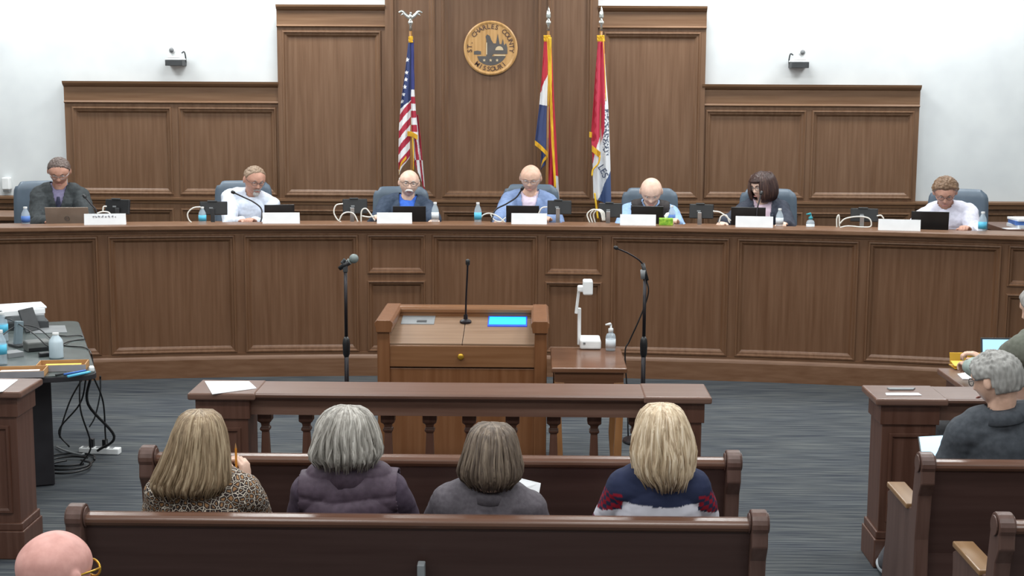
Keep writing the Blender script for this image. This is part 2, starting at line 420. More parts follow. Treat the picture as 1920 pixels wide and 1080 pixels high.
# ================================================================ THE DAIS
DY, DR, DZ = 11.8, 17.0, 1.267
def arc(s, t, z):
    a = s / DR; r = DR + t
    return Vector((r * math.sin(a), DY - DR + r * math.cos(a), z))
def arcs(px, t, z):                            # arc length whose point projects to column px
    lo, hi = -7.0, 7.0
    for _ in range(40):
        m = (lo + hi) / 2
        if proj(arc(m, t, z))[0] < px: lo = m
        else: hi = m
    return (lo + hi) / 2
def arcp(px, t, z):
    s = arcs(px, t, z); return arc(s, t, z), -s / DR       # point and z-rotation that faces the room
mb = MB()                                      # raised floor
mbox(mb, arc, -6.4, 6.4, .05, .9, 0, FL, 40)
mb.build('floor_dais', M['carpet'])['kind'] = 'structure'
MB().span((-6.5, 12.5, 0), (6.5, WY, FL - .002)).build('floor_platform', M['carpet'])['kind'] = 'structure'
dais = thing('dais', 'long curved oak dais with framed panels and a moulded ledge', 'dais', (0, DY, 0))
def dpart(mb, name, mat, **k): return mb.build(name, mat, dais, world=True, **k)
S = lambda px: arcs(px, 0, .8)
mb = MB(); mbox(mb, arc, -6.3, 6.3, .006, .05, 0, DZ - .06, 60); dpart(mb, 'carcass', M['dais_wood'])
BZ, PT = at(907, 659, DY).z, at(907, 440, DY).z
zm1, zm2 = at(740, 522, DY).z, at(740, 515, DY).z
wide = [(-90, 187), (205, 443), (459, 673), (810, 1008), (1145, 1366), (1380, 1608), (1624, 1874)]
small = [(689, 798), (1022, 1129), (1886, 2010)]
P = sorted([(S(a), S(b), 0) for a, b in wide] + [(S(a), S(b), 1) for a, b in small])
mb = MB(); x = -6.3
for a, b, k in P:
    mbox(mb, arc, x, a, -.022, 0, BZ, PT, 4); x = b
    if k:
        mbox(mb, arc, a, b, -.022, 0, zm1 - .012, zm2 + .012, 4)
mbox(mb, arc, x, 6.3, -.022, 0, BZ, PT, 4)
mbox(mb, arc, -6.3, 6.3, -.022, 0, PT, DZ - .05, 60)
dpart(mb, 'stile_frame', M['dais_wood'])
for a, b, k in P:
    for z0, z1 in ([(BZ, PT)] if not k else [(BZ, zm1 - .012), (zm2 + .012, PT)]):
        mb = MB(); mpanel(mb, arc, a, b, z0, z1, 6, k=1.15 if not k else .95); dpart(mb, 'front_panel', M['dais_wood'])
mb = MB(); mprofile(mb, arc, -6.3, 6.3, [(0, 0), (-.045, 0), (-.045, BZ - .05), (-.04, BZ - .035), (-.028, BZ - .02), (-.03, BZ), (0, BZ)], 60); dpart(mb, 'base_board', M['dais_wood_h'])
mb = MB(); mprofile(mb, arc, -6.3, 6.3, [(-.022, DZ - .075), (-.032, DZ - .07), (-.04, DZ - .05), (-.06, DZ - .045), (-.07, DZ - .035), (-.07, DZ - .008), (-.062, DZ), (.16, DZ), (.16, DZ - .09), (0, DZ - .09)], 60); dpart(mb, 'ledge', M['dais_wood_h'])
WT = 1.215
mb = MB(); mbox(mb, arc, -6.3, 6.3, .15, .78, WT - .04, WT, 60); dpart(mb, 'worktop', M['dais_wood_h'])

# ================================================================ SEAL ON THE WALL
def seal():
    yf = WY - .14 - .0
    c = at(920, 90, yf - .03); Rr = (969 - 870) / 2 / F * (yf) * 1.005
    root = thing('county_seal', 'round carved wooden county seal high on the centre panel', 'seal', (c.x, yf, c.z))
    gold1 = wood('seal oak', (196, 152, 96), .45, 'z', 1.8); dark = plain('seal dark inlay', (86, 82, 80), .6); brown = plain('seal brown letters', (84, 58, 48), .6)
    rot = Matrix.Rotation(PI / 2, 3, 'X')      # lathe axis toward the room
    mb = MB(); mb.lathe([(Rr * .98, 0), (Rr, .006), (Rr, .026), (Rr * .95, .034), (Rr * .9, .03), (Rr * .88, .026), (.001, .026)], (0, 0, 0), 64, rot=rot); mb.build('disc', gold1, root)
    def place(ch, ang, rad, size, flip=False):
        cu = bpy.data.curves.new('t', 'FONT'); cu.body = ch; cu.size = size; cu.extrude = .0015; cu.offset = .0008; cu.align_x = 'CENTER'; cu.align_y = 'CENTER'
        to = bpy.data.objects.new('t', cu); C.objects.link(to); bpy.context.view_layer.update()
        me = bpy.data.meshes.new_from_object(to.evaluated_get(bpy.context.evaluated_depsgraph_get())); bpy.data.objects.remove(to)
        th = ang if not flip else ang + PI
        Mx = Matrix.Translation((rad * math.sin(ang), -.0275, rad * math.cos(ang))) @ Matrix.Rotation(th, 4, 'Y') @ Matrix.Rotation(PI / 2, 4, 'X')
        me.transform(Mx); return me
    txt = "ST. CHARLES COUNTY"; a0, a1 = math.radians(-98), math.radians(97); words = []; cur = []
    for i, ch in enumerate(txt):
        if ch == ' ': words.append(cur); cur = []
        else: cur.append(place(ch, a0 + (a1 - a0) * i / (len(txt) - 1), Rr * .775, Rr * .235))
    words.append(cur); a0, a1 = math.radians(220), math.radians(140)
    words.append([place(ch, a0 + (a1 - a0) * i / 7, Rr * .775, Rr * .235, True) for i, ch in enumerate("MISSOURI")])
    for wd in words:
        bmx = bmesh.new()
        for me in wd: bmx.from_mesh(me)
        me = bpy.data.meshes.new('lettering'); bmx.to_mesh(me); from_mesh('lettering', me, brown, root, False)
    # inlaid picture: polygons in unit seal coords
    def poly(mb, pts, d0=.026, d1=.0285):
        mb.prism([Vector((x * Rr, 0, z * Rr)) for x, z in pts], (0, -d0, 0), (0, -d1, 0))
    mb = MB()
    lower = [(.64 * math.cos(t), .64 * math.sin(t)) for t in [PI + .62 + (PI - 1.0) * i / 20 for i in range(21)]]
    poly(mb, [(-.50, -.30)] + lower[2:-1] + [(.50, -.30)])
    poly(mb, [(-.62, -.12), (-.62, -.24), (-.36, -.24), (-.36, -.12), (-.50, -.1)])
    poly(mb, [(-.16, -.30), (-.16, .3), (-.19, .42), (-.13, .5), (-.03, .44), (.02, .30), (.10, .17), (.2, .17), (.26, .52), (.33, .15), (.40, .14), (.45, .34), (.50, .10), (.57, .18), (.62, 0), (.62, -.22), (.1, -.22), (.05, -.30)])
    for q in (-1, 0, 1): pass
    mb.build('picture_inlay', dark, root)
    mb = MB()
    poly(mb, [(.16 + .16 * 1, -.08)] + [(.32 + .15 * math.cos(t), -.08 + .15 * math.sin(t)) for t in [PI * i / 12 for i in range(13)]][0:13], .0283, .031)
    poly(mb, [(.12, -.24), (.56, -.24), (.54, -.29), (.14, -.29)], .0283, .031)
    poly(mb, [(-.17, -.24), (-.13, -.24), (-.13, .2), (-.17, .2)], .0283, .031)
    for cx_ in (-.24, 0, .24):
        poly(mb, [((.065 if i % 2 == 0 else .028) * math.sin(i * PI / 5) + cx_, (.065 if i % 2 == 0 else .028) * math.cos(i * PI / 5) - .45) for i in range(10)], .0283, .031)
    mb.build('sun_and_stars', plain('seal pale inlay', (205, 185, 150), .6), root)
seal()

# ================================================================ FLAGS
def sheet(name, root, rows, hemfn, colfn, Y, folds, amp, nu=40, nv=150, mat='flag'):
    """hanging pleated cloth; rows = [(py, left_px, right_px)]"""
    kl = [(r[0], r[1]) for r in rows]; kr = [(r[0], r[2]) for r in rows]
    y0, y1 = rows[0][0], rows[-1][0]
    me = bpy.data.meshes.new(name); vs_, cols = [], []
    for j in range(nv + 1):
        for i in range(nu + 1):
            u = i / nu; hem = hemfn(u); py = y0 + (hem - y0) * j / nv
            l_, r_ = lerpkeys(kl, py), lerpkeys(kr, py); px = l_ + (r_ - l_) * u
            d = amp * min(1, .35 + 1.2 * j / nv) * math.sin(u * 2 * PI * folds + .6) + .012 * noise.noise(Vector((u * 6, j / nv * 5, 3)))
            vs_.append(at(px, py, Y + d)); cols.append((px, py, u, j / nv))
    inv = WM[root.name].inverted()
    fs = [(j * (nu + 1) + i, j * (nu + 1) + i + 1, (j + 1) * (nu + 1) + i + 1, (j + 1) * (nu + 1) + i) for j in range(nv) for i in range(nu)]
    me.from_pydata([inv @ v for v in vs_], [], fs)
    ca = me.color_attributes.new('pattern', 'FLOAT_COLOR', 'CORNER'); data = []
    for f in fs:
        px = sum(cols[k][0] for k in f) / 4; py = sum(cols[k][1] for k in f) / 4; u = cols[f[0]][2]; v = cols[f[0]][3]
        data += list(lin(colfn(px, py, u, v))) * 4
    ca.data.foreach_set('color', data)
    o = from_mesh(name, me, M[mat], root)
    sm = o.modifiers.new('solid', 'SOLIDIFY'); sm.thickness = .004
    return o
RED, WHT, BLU, GLD = (168, 40, 62), (226, 226, 228), (44, 56, 100), (232, 178, 40)
def flagpole(px, Y, label, finial):
    top = at(px, 68, Y)
    root = thing('flag', label, 'flag', (top.x, Y, FL))
    mb = MB(); mb.cone((0, 0, .05), (0, 0, top.z - FL + .06), .014, .013, 12); mb.build('pole', wood('flag pole oak', (150, 108, 60), .35), root, smooth=True)
    mb = MB(); mb.lathe([(.14, 0), (.14, .02), (.11, .04), (.04, .06), (.03, .1), (.001, .1)], n=24); mb.build('base', M['brass'], root, smooth=False)
    zt = top.z - FL + .06
    mb = MB(); mb.lathe([(.001, 0), (.015, 0), (.012, .05), (.024, .065), (.026, .08), (.012, .1), (.01, .11), (.001, .11)], (0, 0, zt - .01), 16)
    if finial == 'eagle':
        mb.sphere((0, 0, zt + .12), (.016, .016, .026)); mb.sphere((.004, -.012, zt + .15), (.012, .016, .012))
        for sg in (-1, 1):
            pts = crom([(0, 0, zt + .105), (sg * .04, 0, zt + .13), (sg * .075, .0, zt + .165), (sg * .108, 0, zt + .155)], 5)
            n_ = len(pts); mb.tube(pts, [.022 - .014 * i / (n_ - 1) for i in range(n_)], 8, flat=.45, flatdir=(0, 1, 0))
            mb.tube([(sg * .06, 0, zt + .15), (sg * .09, 0, zt + .13)], [.012, .004], 6, flat=.4, flatdir=(0, 1, 0))
    else:
        mb.tube([(0, 0, zt + .09), (0, 0, zt + .115), (0, 0, zt + .15), (0, 0, zt + .215)], [.008, .022, .02, .001], 8, flat=.4, flatdir=(0, 1, 0))
    mb.build('finial', M['chrome'], root, smooth=True)
    return root
def cord(root, pts, Y, name='cord', r=.005):
    mb = MB(); mb.tube(crom([at(x, y, Y) for x, y in pts], 6), r, 6); mb.build(name, M['gold'], root, smooth=True, world=True)
def fringe(root, pts, Y, h=.045):
    """gold fringe band hanging along a polyline"""
    P_ = crom([at(x, y, Y) for x, y in pts], 10); mb = MB()
    for i in range(len(P_) - 1):
        a, b = P_[i], P_[i + 1]; d = Vector((0, 0, -1)); e = Vector((0, -.006 * (1 + i % 2), 0))
        mb._add([a + e, b + e, b + d * h + e, a + d * h + e, a, b, b + d * h, a + d * h], [(0, 1, 2, 3), (4, 7, 6, 5), (0, 3, 7, 4), (1, 5, 6, 2), (0, 4, 5, 1), (3, 2, 6, 7)])
    mb.build('fringe', M['gold'], root, world=True)
FY = 13.5
# national flag
us = flagpole(770, FY, 'red, white and blue starred flag on an eagle topped pole, leftmost flag', 'eagle')
starpts = [(762.5, 136), (761.5, 149), (759.5, 163), (756.5, 177), (764, 112), (754, 190)]
def in_star(px, py):
    for sx, sy in starpts:
        dx, dy = px - sx, py - sy; r = math.hypot(dx, dy)
        if r < 5:
            a = math.atan2(dx, -dy) % (2 * PI / 5); a = min(a, 2 * PI / 5 - a)
            if r < 4.6 - 2.6 * (a / (PI / 5)) ** .6: return True
    return False
def us_left(px, py, u, v):
    q = py + 1.25 * (px - 772)
    if q < 186 - (772 - px) * .4: return WHT if in_star(px, py) else BLU
    return (WHT, RED)[int((q - 172) / 14.5) % 2]
def us_mid(px, py, u, v):
    if py < 168: return (52, 58, 118)
    return (WHT, RED)[int((py - 168) / 13.2) % 2]
def us_right(px, py, u, v):
    q = (px - 784) * 1.0 - (py - 250) * .12
    return (RED, WHT)[int(math.floor(q / 4.5 + (1 if py > 300 else 0))) % 2]
sheet('back_fold', us, [(215, 776, 784), (260, 776, 789), (310, 776, 793), (360, 780, 797)], lambda u: 300 + 58 * u, us_right, FY + .05, 1.5, .02)
sheet('left_fold', us, [(75, 766, 772), (130, 760, 773), (190, 752, 774), (240, 748, 774), (300, 747, 768), (330, 748, 760)], lambda u: 328 - 34 * u, us_left, FY - .02, 1.2, .02, 50, 260)
sheet('centre_fold', us, [(75, 771, 776), (168, 771, 777), (210, 771, 780), (252, 772, 783)], lambda u: 248 + 6 * u, us_mid, FY - .05, .8, .01, 20, 160)
sheet('top_wrap', us, [(68, 766, 774), (80, 766, 775)], lambda u: 80, lambda *a: GLD, FY - .055, .5, .006, 10, 8)
fringe(us, [(764, 246), (772, 247), (783, 253)], FY - .07); fringe(us, [(748, 322), (752, 305), (762, 292)], FY - .05, .03)
cord(us, [(774, 258), (775, 290), (775, 320)], FY - .04)
# state flag
mo = flagpole(1028, FY, 'red, white and blue state flag with gold fringe, behind the man in light blue blazer', 'spear')
def mo_left(px, py, u, v):
    if py < 138 + (1030 - px) * 2.6 - 8: return (190, 46, 62)
    if py < 199 - (1028 - px) * .2: return WHT
    return (58, 70, 112)
sheet('back_fold', mo, [(90, 1030, 1034), (180, 1030, 1038), (270, 1027, 1043), (390, 1024, 1049)], lambda u: 372 + 12 * u, lambda px, py, u, v: (188, 44, 62) if py < 330 or u < .8 else (200, 200, 205), FY + .05, 2, .02)
sheet('left_fold', mo, [(75, 1020, 1030), (140, 1016, 1029), (200, 1011, 1029), (264, 1003, 1028), (290, 1008, 1028)], lambda u: 264 + 24 * u, mo_left, FY - .02, 1.3, .02, 40, 200)
sheet('lower_fold', mo, [(270, 1016, 1029), (300, 1014, 1028), (322, 1014, 1026)], lambda u: 304 + 14 * (1 - u), lambda *a: (50, 60, 105), FY + .02, 1.3, .015, 20, 40)
sheet('top_wrap', mo, [(66, 1019, 1032), (84, 1020, 1034)], lambda u: 78, lambda *a: GLD, FY - .055, .5, .006, 12, 8)
sheet('fringe_edge', mo, [(70, 1028, 1034), (180, 1030, 1035), (250, 1033, 1038), (352, 1039, 1043)], lambda u: 352, lambda *a: (236, 180, 50), FY - .06, .5, .008, 6, 120, 'gold')
fringe(mo, [(1003, 263), (1014, 272), (1027, 285)], FY - .05); fringe(mo, [(1027, 288), (1018, 299), (1015, 308)], FY - .03, .035)
cord(mo, [(1026, 72), (1028, 120), (1028, 200)], FY - .06, r=.004)
# county flag
co = flagpole(1127, FY, 'red and white county flag with dark emblem and gold fringe, rightmost flag', 'spear')
def co_main(px, py, u, v):
    if py < 265 and px < 1119 + (py - 75) * -.012 + 2 * math.sin(py * .3): return (176, 36, 56)
    if px < 1134 and py < 275 - (px - 1110) * 2.4 + (26 if px > 1128 else 0) + (1134 - px) * 1.5: return (200, 60, 84)
    if 1131 < px < 1141 and 205 < py < 292 and noise.noise(Vector((px * .35, py * .28, 2))) > -.02: return (84, 92, 110)
    if py > 318 + (1145 - px) * 2.4: return (66, 86, 128)
    return (222, 224, 228)
sheet('main_fold', co, [(78, 1121, 1133), (140, 1116, 1136), (200, 1112, 1140), (250, 1108, 1142), (300, 1111, 1144), (388, 1113, 1146)], lambda u: 372 + 14 * u, co_main, FY - .02, 2.1, .02, 60, 240)
sheet('top_wrap', co, [(66, 1119, 1133), (82, 1120, 1135)], lambda u: 78, lambda *a: GLD, FY - .055, .5, .006, 12, 8)
fringe(co, [(1105, 247), (1110, 248)], FY - .05, .05); fringe(co, [(1110, 272), (1118, 279), (1126, 285)], FY - .05, .06); cord(co, [(1125, 292), (1122, 306), (1112, 318), (1110, 330)], FY - .06, r=.008)
cord(co, [(1131, 72), (1134, 130), (1136, 190)], FY - .06, r=.004); cord(co, [(1115, 362), (1117, 378), (1119, 396), (1121, 410)], FY - .06, r=.009)
def glyph(root, ch, px, py, size, ang, Y, mat):
    cu = bpy.data.curves.new('t', 'FONT'); cu.body = ch; cu.size = size; cu.extrude = .001; cu.offset = .001; cu.align_x = 'CENTER'; cu.align_y = 'CENTER'
    to = bpy.data.objects.new('t', cu); C.objects.link(to); bpy.context.view_layer.update()
    me = bpy.data.meshes.new_from_object(to.evaluated_get(bpy.context.evaluated_depsgraph_get())); bpy.data.objects.remove(to)
    p = at(px, py, Y) - (WM[root.name].translation if root else Vector())
    me.transform(Matrix.Translation(p) @ Matrix.Rotation(ang, 4, 'Y') @ Matrix.Rotation(PI / 2, 4, 'X')); return me
bmx = bmesh.new()
for ch, x_, y_ in (('L', 1127, 314), ('E', 1131, 321), ('S', 1134, 329)): bmx.from_mesh(glyph(co, ch, x_, y_, .085, 1.0, FY - .055, None))
me = bpy.data.meshes.new('flag_lettering'); bmx.to_mesh(me); from_mesh('flag_lettering', me, plain('dark flag letters', (70, 78, 100), .7), co, False)

# ================================================================ WALL CAMERAS AND DISPENSER
def wallcam(px, py, look, label):
    c = at(px, py, WY - .12); root = thing('security_camera', label, 'camera', (c.x, WY, c.z))
    MB().box((0, -.09, -.075), (.165, .18, .055)).build('bracket', M['dark_grey'], root, .004)
    MB().box((0, -.09, -.040), (.175, .15, .014)).build('base_plate', M['white'], root, .003)
    MB().box((0, -.10, -.022), (.12, .13, .022)).build('swivel_base', M['white'], root, .006)
    mb = MB(); mb.sphere((0, -.1, .02), (.05, .05, .05)); mb.tube([(0, -.08, .045), (look * .02, -.16, .045)], [.038, .034], 20); mb.build('camera_head', M['white'], root, smooth=True)
    mb = MB(); mb.cone((look * .02, -.155, .045), (look * .021, -.168, .044), .026, .022, 20); mb.build('lens', M['grey'], root, smooth=True)
    mb = MB(); sg = 1 if look < 0 else -1
    mb.tube(crom([(sg * .05, -.05, .02), (sg * .075, -.06, .03), (sg * .085, -.05, -.02), (sg * .08, -.03, -.07)], 5), .007, 8); mb.build('cable', M['dark_grey'], root, smooth=True)
wallcam(328, 103, -1, 'white swivel camera on dark bracket above the left panelling')
wallcam(1499, 107, 1, 'white swivel camera on dark bracket above the right panelling')
c = at(12, 346, WY - .05); r_ = thing('wall_dispenser', 'white box fixed to the wall at the far left edge', 'dispenser', (c.x, WY, c.z))
MB().box((0, -.04, .01), (.075, .08, .12)).build('case', M['white'], r_, .012, seg=3)
MB().box((0, -.04, -.06), (.06, .06, .02)).build('sensor_base', M['grey'], r_, .004)
# ================================================================ LECTERN
LY = 8.7
lec = thing('lectern', 'wide wooden lectern with raised rim, sloped desk and brass knob', 'lectern', (-.02, LY, 0))
xl, xr = at(708, 640, LY).x, at(1025, 640, LY).x
yb = 9.32; zr = at(865, 603, LY).z            # rim height
def lp(mb, name, mat, bevel=.004, **k): return mb.build(name, mat, lec, bevel, world=True, **k)
zf = at(865, 645, LY).z; px_ = at(745, 640, LY).x; pw = px_ - xl
lp(MB().span((xl, LY, .0), (xl + .03, yb, zr - .03)), 'side_panel', M['lectern_wood'])
lp(MB().span((xr - .03, LY, .0), (xr, yb, zr - .03)), 'side_panel', M['lectern_wood'])
lp(MB().span((xl, yb - .03, 0), (xr, yb, zr - .03)), 'back_panel', M['lectern_wood'])
lp(MB().span((xl - .002, LY - .012, 0), (xl + .075, LY + .04, zr - .04)), 'post', M['lectern_wood'], .006)
lp(MB().span((xr - .075, LY - .012, 0), (xr + .002, LY + .04, zr - .04)), 'post', M['lectern_wood'], .006)
mb = MB(); z1 = zf - .02; z2 = at(865, 690, LY).z
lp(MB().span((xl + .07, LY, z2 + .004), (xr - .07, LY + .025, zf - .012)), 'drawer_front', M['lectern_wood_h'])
lp(MB().span((xl + .07, LY + .008, 0), (xr - .07, LY + .03, z2 - .004)), 'front_panel', M['lectern_wood'])
k = at(864, 668, LY); mb = MB(); mb.lathe([(.012, 0), (.012, .006), (.019, .009), (.02, .016), (.014, .02), (.006, .022), (.001, .022)], (k.x, LY, k.z), 16, rot=Matrix.Rotation(PI / 2, 3, 'X')); lp(mb, 'knob', M['brass'], 0, smooth=True)
# sloped desk
zb = zr - .045; yd0, yd1 = LY + .01, yb - .06
def slope(x, f, h=0): return Vector((x, yd0 + (yd1 - yd0) * f, zf + (zb - .01 - zf) * f + h))
dx0, dx1 = xl + .035, xr - .035; dm = (dx0 + dx1) / 2
for a, b in ((dx0, dm - .002), (dm + .002, dx1)):
    mb = MB(); mb._add([slope(a, 0), slope(b, 0), slope(b, 1), slope(a, 1), slope(a, 0, -.02), slope(b, 0, -.02), slope(b, 1, -.02), slope(a, 1, -.02)], [(0, 1, 2, 3), (7, 6, 5, 4), (0, 4, 5, 1), (1, 5, 6, 2), (2, 6, 7, 3), (3, 7, 4, 0)])
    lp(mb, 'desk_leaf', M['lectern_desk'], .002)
# rim: moulded cap on three sides
def rimbar(a, b, wdt):
    mb = MB(); a = Vector(a); b = Vector(b); d = (b - a).normalized(); n = Vector((-d.y, d.x, 0))
    prof = [(-.5, 0), (-.56, .012), (-.56, .03), (-.42, .045), (.42, .045), (.56, .03), (.56, .012), (.5, 0), (.46, -.03), (-.46, -.03)]
    mb.prism([a + n * p * wdt + Vector((0, 0, q)) for p, q in prof], (0, 0, 0), b - a); return mb
lp(rimbar((xl + .045, yb - .03, zr - .04), (xr - .045, yb - .03, zr - .04), .11), 'rim_back', M['lectern_wood_h'], .003)
lp(rimbar((xl + .04, LY - .03, zr - .036), (xl + .04, yb + .03, zr - .036), .10), 'rim_side', M['lectern_wood'], .003)
lp(rimbar((xr - .04, LY - .03, zr - .036), (xr - .04, yb + .03, zr - .036), .10), 'rim_side', M['lectern_wood'], .003)
# screen, control plate
def slab_on_slope(x0, x1, f0, f1, h0, h1):
    mb = MB(); mb._add([slope(x0, f0, h1), slope(x1, f0, h1), slope(x1, f1, h1), slope(x0, f1, h1), slope(x0, f0, h0), slope(x1, f0, h0), slope(x1, f1, h0), slope(x0, f1, h0)], [(0, 1, 2, 3), (7, 6, 5, 4), (0, 4, 5, 1), (1, 5, 6, 2), (2, 6, 7, 3), (3, 7, 4, 0)]); return mb
YS = 9.1
sx0, sx1 = at(917, 605, YS).x, at(986, 605, YS).x
lp(slab_on_slope(sx0 - .008, sx1 + .008, .60, .96, 0, .006), 'screen_frame', M['blue_frame'], 0)
lp(slab_on_slope(sx0, sx1, .65, .92, .006, .008), 'screen', M['cyan_screen'], 0)
gx0, gx1 = at(752, 602, YS).x, at(814, 602, YS).x
lp(slab_on_slope(gx0, gx1, .66, .97, 0, .004), 'control_plate', M['grey'], 0)
lp(slab_on_slope(gx0 + .10, gx1 - .05, .72, .78, .004, .008), 'card_slot', M['dark_grey'], 0)
# gooseneck microphone on the lectern
yc = LY + .42; bz = slope(0, (yc - yd0) / (yd1 - yd0)).z; b = at(873, 600, yc)
gm = thing('gooseneck_microphone', 'thin black gooseneck microphone rising from the lectern desk', 'microphone', (b.x, yc, bz - .003))
mb = MB(); mb.lathe([(.038, 0), (.038, .012), (.03, .02), (.014, .026), (.012, .055), (.001, .055)], n=20); mb.build('base', M['black_metal'], gm, smooth=False)
t_ = at(877, 492, yc - .02)
mb = MB(); mb.tube(crom([b + Vector((0, 0, .0)), b.lerp(t_, .4) + Vector((-.002, 0, 0)), b.lerp(t_, .8), t_], 6), .006, 8); mb.build('gooseneck', M['black_metal'], gm, smooth=True, world=True)
mb = MB(); mb.tube([t_ + Vector((0, 0, -.02)), t_ + Vector((0, 0, -.01)), t_ + Vector((0, -.005, .015)), t_ + Vector((0, -.005, .022))], [.008, .014, .014, .004], 12); mb.build('mic_head', M['black'], gm, smooth=True, world=True)

# ================================================================ MICROPHONE STANDS
def micstand(px, label, boom):
    Y = 9.6; base = at(px, 700, Y); root = thing('microphone_stand', label, 'microphone stand', (base.x, Y, 0))
    mb = MB(); mb.lathe([(.13, 0), (.135, .008), (.13, .018), (.04, .03), (.02, .05), (.001, .05)], n=28); mb.build('base', M['black_metal'], root)
    cz = at(px, 650, Y).z; tz = at(px, 503 if not boom else 523, Y).z
    mb = MB(); mb.cone((0, 0, .03), (0, 0, cz + .02), .0155, .0155, 14); mb.build('lower_tube', M['black_metal'], root, smooth=True)
    mb = MB(); mb.lathe([(.016, -.07), (.023, -.05), (.026, .02), (.022, .05), (.012, .07), (.001, .07)], (0, 0, cz), 16); mb.build('clutch', M['black'], root, smooth=True)
    mb = MB(); mb.cone((0, 0, cz), (0, 0, tz), .0115, .0115, 12); mb.build('upper_tube', M['black_metal'], root, smooth=True)
    if not boom:
        mb = MB(); mb.box((0, 0, tz), (.03, .03, .05)); mb.tube([(0, 0, tz + .02), (-.02, 0, tz + .04), (.0, 0, tz + .06)], .014, 10); mb.build('clip', M['dark_grey'], root, .004)
        a, b = at(636, 504, Y) - Vector(root.location), at(662, 486, Y) - Vector(root.location)
        m_ = thing('handheld_microphone', 'handheld microphone with round grey grille clipped on left stand', 'microphone', root.location + a)
        mb = MB(); mb.tube([(0, 0, 0), (b - a) * .75], [.015, .022], 14); mb.build('handle', M['black'], m_, smooth=True)
        mb = MB(); mb.tube([(b - a) * .7, (b - a) * .78], [.021, .024], 14); mb.sphere((b - a) * 1.06, (.032, .032, .032)); mb.build('grille', plain('grey mic grille', (120, 130, 128), .5, .2), m_, smooth=True)
    else:
        l = Vector(root.location)
        mb = MB(); mb.tube([at(1206, 523, Y) - l, at(1206, 506, Y) - l], [.016, .02], 12); mb.build('swivel_clamp', M['grey'], root, smooth=True)
        m_ = thing('boom_microphone', 'thin black gooseneck microphone angled left on the right stand', 'microphone', at(1211, 522, Y))
        l = Vector(m_.location)
        mb = MB(); mb.tube([at(1213, 526, Y) - l, at(1205, 494, Y) - l], [.014, .014], 12); mb.build('handle', M['black'], m_, smooth=True)
        mb = MB(); mb.tube(crom([at(1205, 495, Y) - l, at(1196, 486, Y - .02) - l, at(1176, 474, Y - .03) - l, at(1157, 466, Y - .05) - l], 6), .0055, 8); mb.build('gooseneck', M['black_metal'], m_, smooth=True)
        mb = MB(); mb.tube([at(1159, 467, Y - .05) - l, at(1156, 465, Y - .05) - l, at(1151, 463, Y - .05) - l], [.007, .014, .010], 12); mb.build('mic_head', M['black'], m_, smooth=True)
        tag_ = MB(); tag_.tube(crom([at(1212, 525, Y), at(1216, 545, Y), at(1210, 570, Y + .02), at(1196, 605, Y + .03), at(1180, 640, Y + .05), at(1172, 662, Y + .05), at(1176, 740, Y + .05), (at(1180, 800, Y).x, Y + .1, .01)], 6), .005, 6)
        o = tag_.build('microphone_cable', M['black'], smooth=True); tag(o, 'thin black cable drooping from the right microphone stand to the floor', 'cable')
micstand(650, 'slim black microphone stand left of the lectern', False)
micstand(1206, 'slim black microphone stand right of the side table', True)

# ================================================================ SIDE TABLE, DOCUMENT CAMERA, SANITISER
TZ = .74
a = on(1034, 690, TZ); b = on(1176, 690, TZ); cfar = on(1041, 652, TZ)
ty0, ty1 = a.y, cfar.y; tx0, tx1 = a.x, b.x
st = thing('side_table', 'small polished wooden table with thick legs right of the lectern', 'table', ((tx0 + tx1) / 2, (ty0 + ty1) / 2, 0))
MB().span((tx0, ty0, TZ - .03), (tx1, ty1, TZ)).build('tabletop', M['table_wood'], st, .006, world=True)
MB().span((tx0 + .02, ty0 + .02, TZ - .11), (tx1 - .02, ty1 - .02, TZ - .03)).build('apron', M['table_wood'], st, .003, world=True)
for sx, X in ((-1, tx0 + .05), (1, tx1 - .05)):
    for sy, Y in ((-1, ty0 + .05), (1, ty1 - .05)):
        mb = MB(); mb.tube([(X, Y, TZ - .09), (X + sx * .01, Y + sy * .0, .45), (X + sx * .0, Y, .2), (X + sx * .012, Y, 0)], [.044, .030, .034, .03], 4, flatdir=(1, 1, 0)); mb.build('leg', wood('side table leg', (150, 104, 64), .35), st, .004, world=True)
c = on(1104, 655, TZ); dc = thing('document_camera', 'white document camera with folding arm on the side table', 'document camera', (c.x, c.y + .08, TZ))
YD = c.y + .08
MB().box((0.01, 0, .032), (.135, .2, .06)).build('base', M['white'], dc, .012, seg=3)
mb = MB(); l = Vector(dc.location)
mb.box((at(1086, 612, YD) - l), (.022, .035, .24)); mb.build('lower_arm', M['white'], dc, .005)
mb = MB(); p0, p1 = at(1080, 588, YD - .03) - l, at(1086, 540, YD - .03) - l
mb.tube([p0, p1], .013, 4, flatdir=(1, 1, 0)); mb.build('upper_arm', M['white'], dc, .003)
mb = MB(); mb.box(at(1102, 538, YD - .05) - l, (.062, .11, .092)); mb.box(at(1090, 541, YD - .04) - l, (.05, .06, .04)); mb.build('camera_head', M['white'], dc, .01, seg=3)
MB().box((-.03, -.101, .042), (.014, .004, .012)).build('badge', M['grey'], dc, 0)
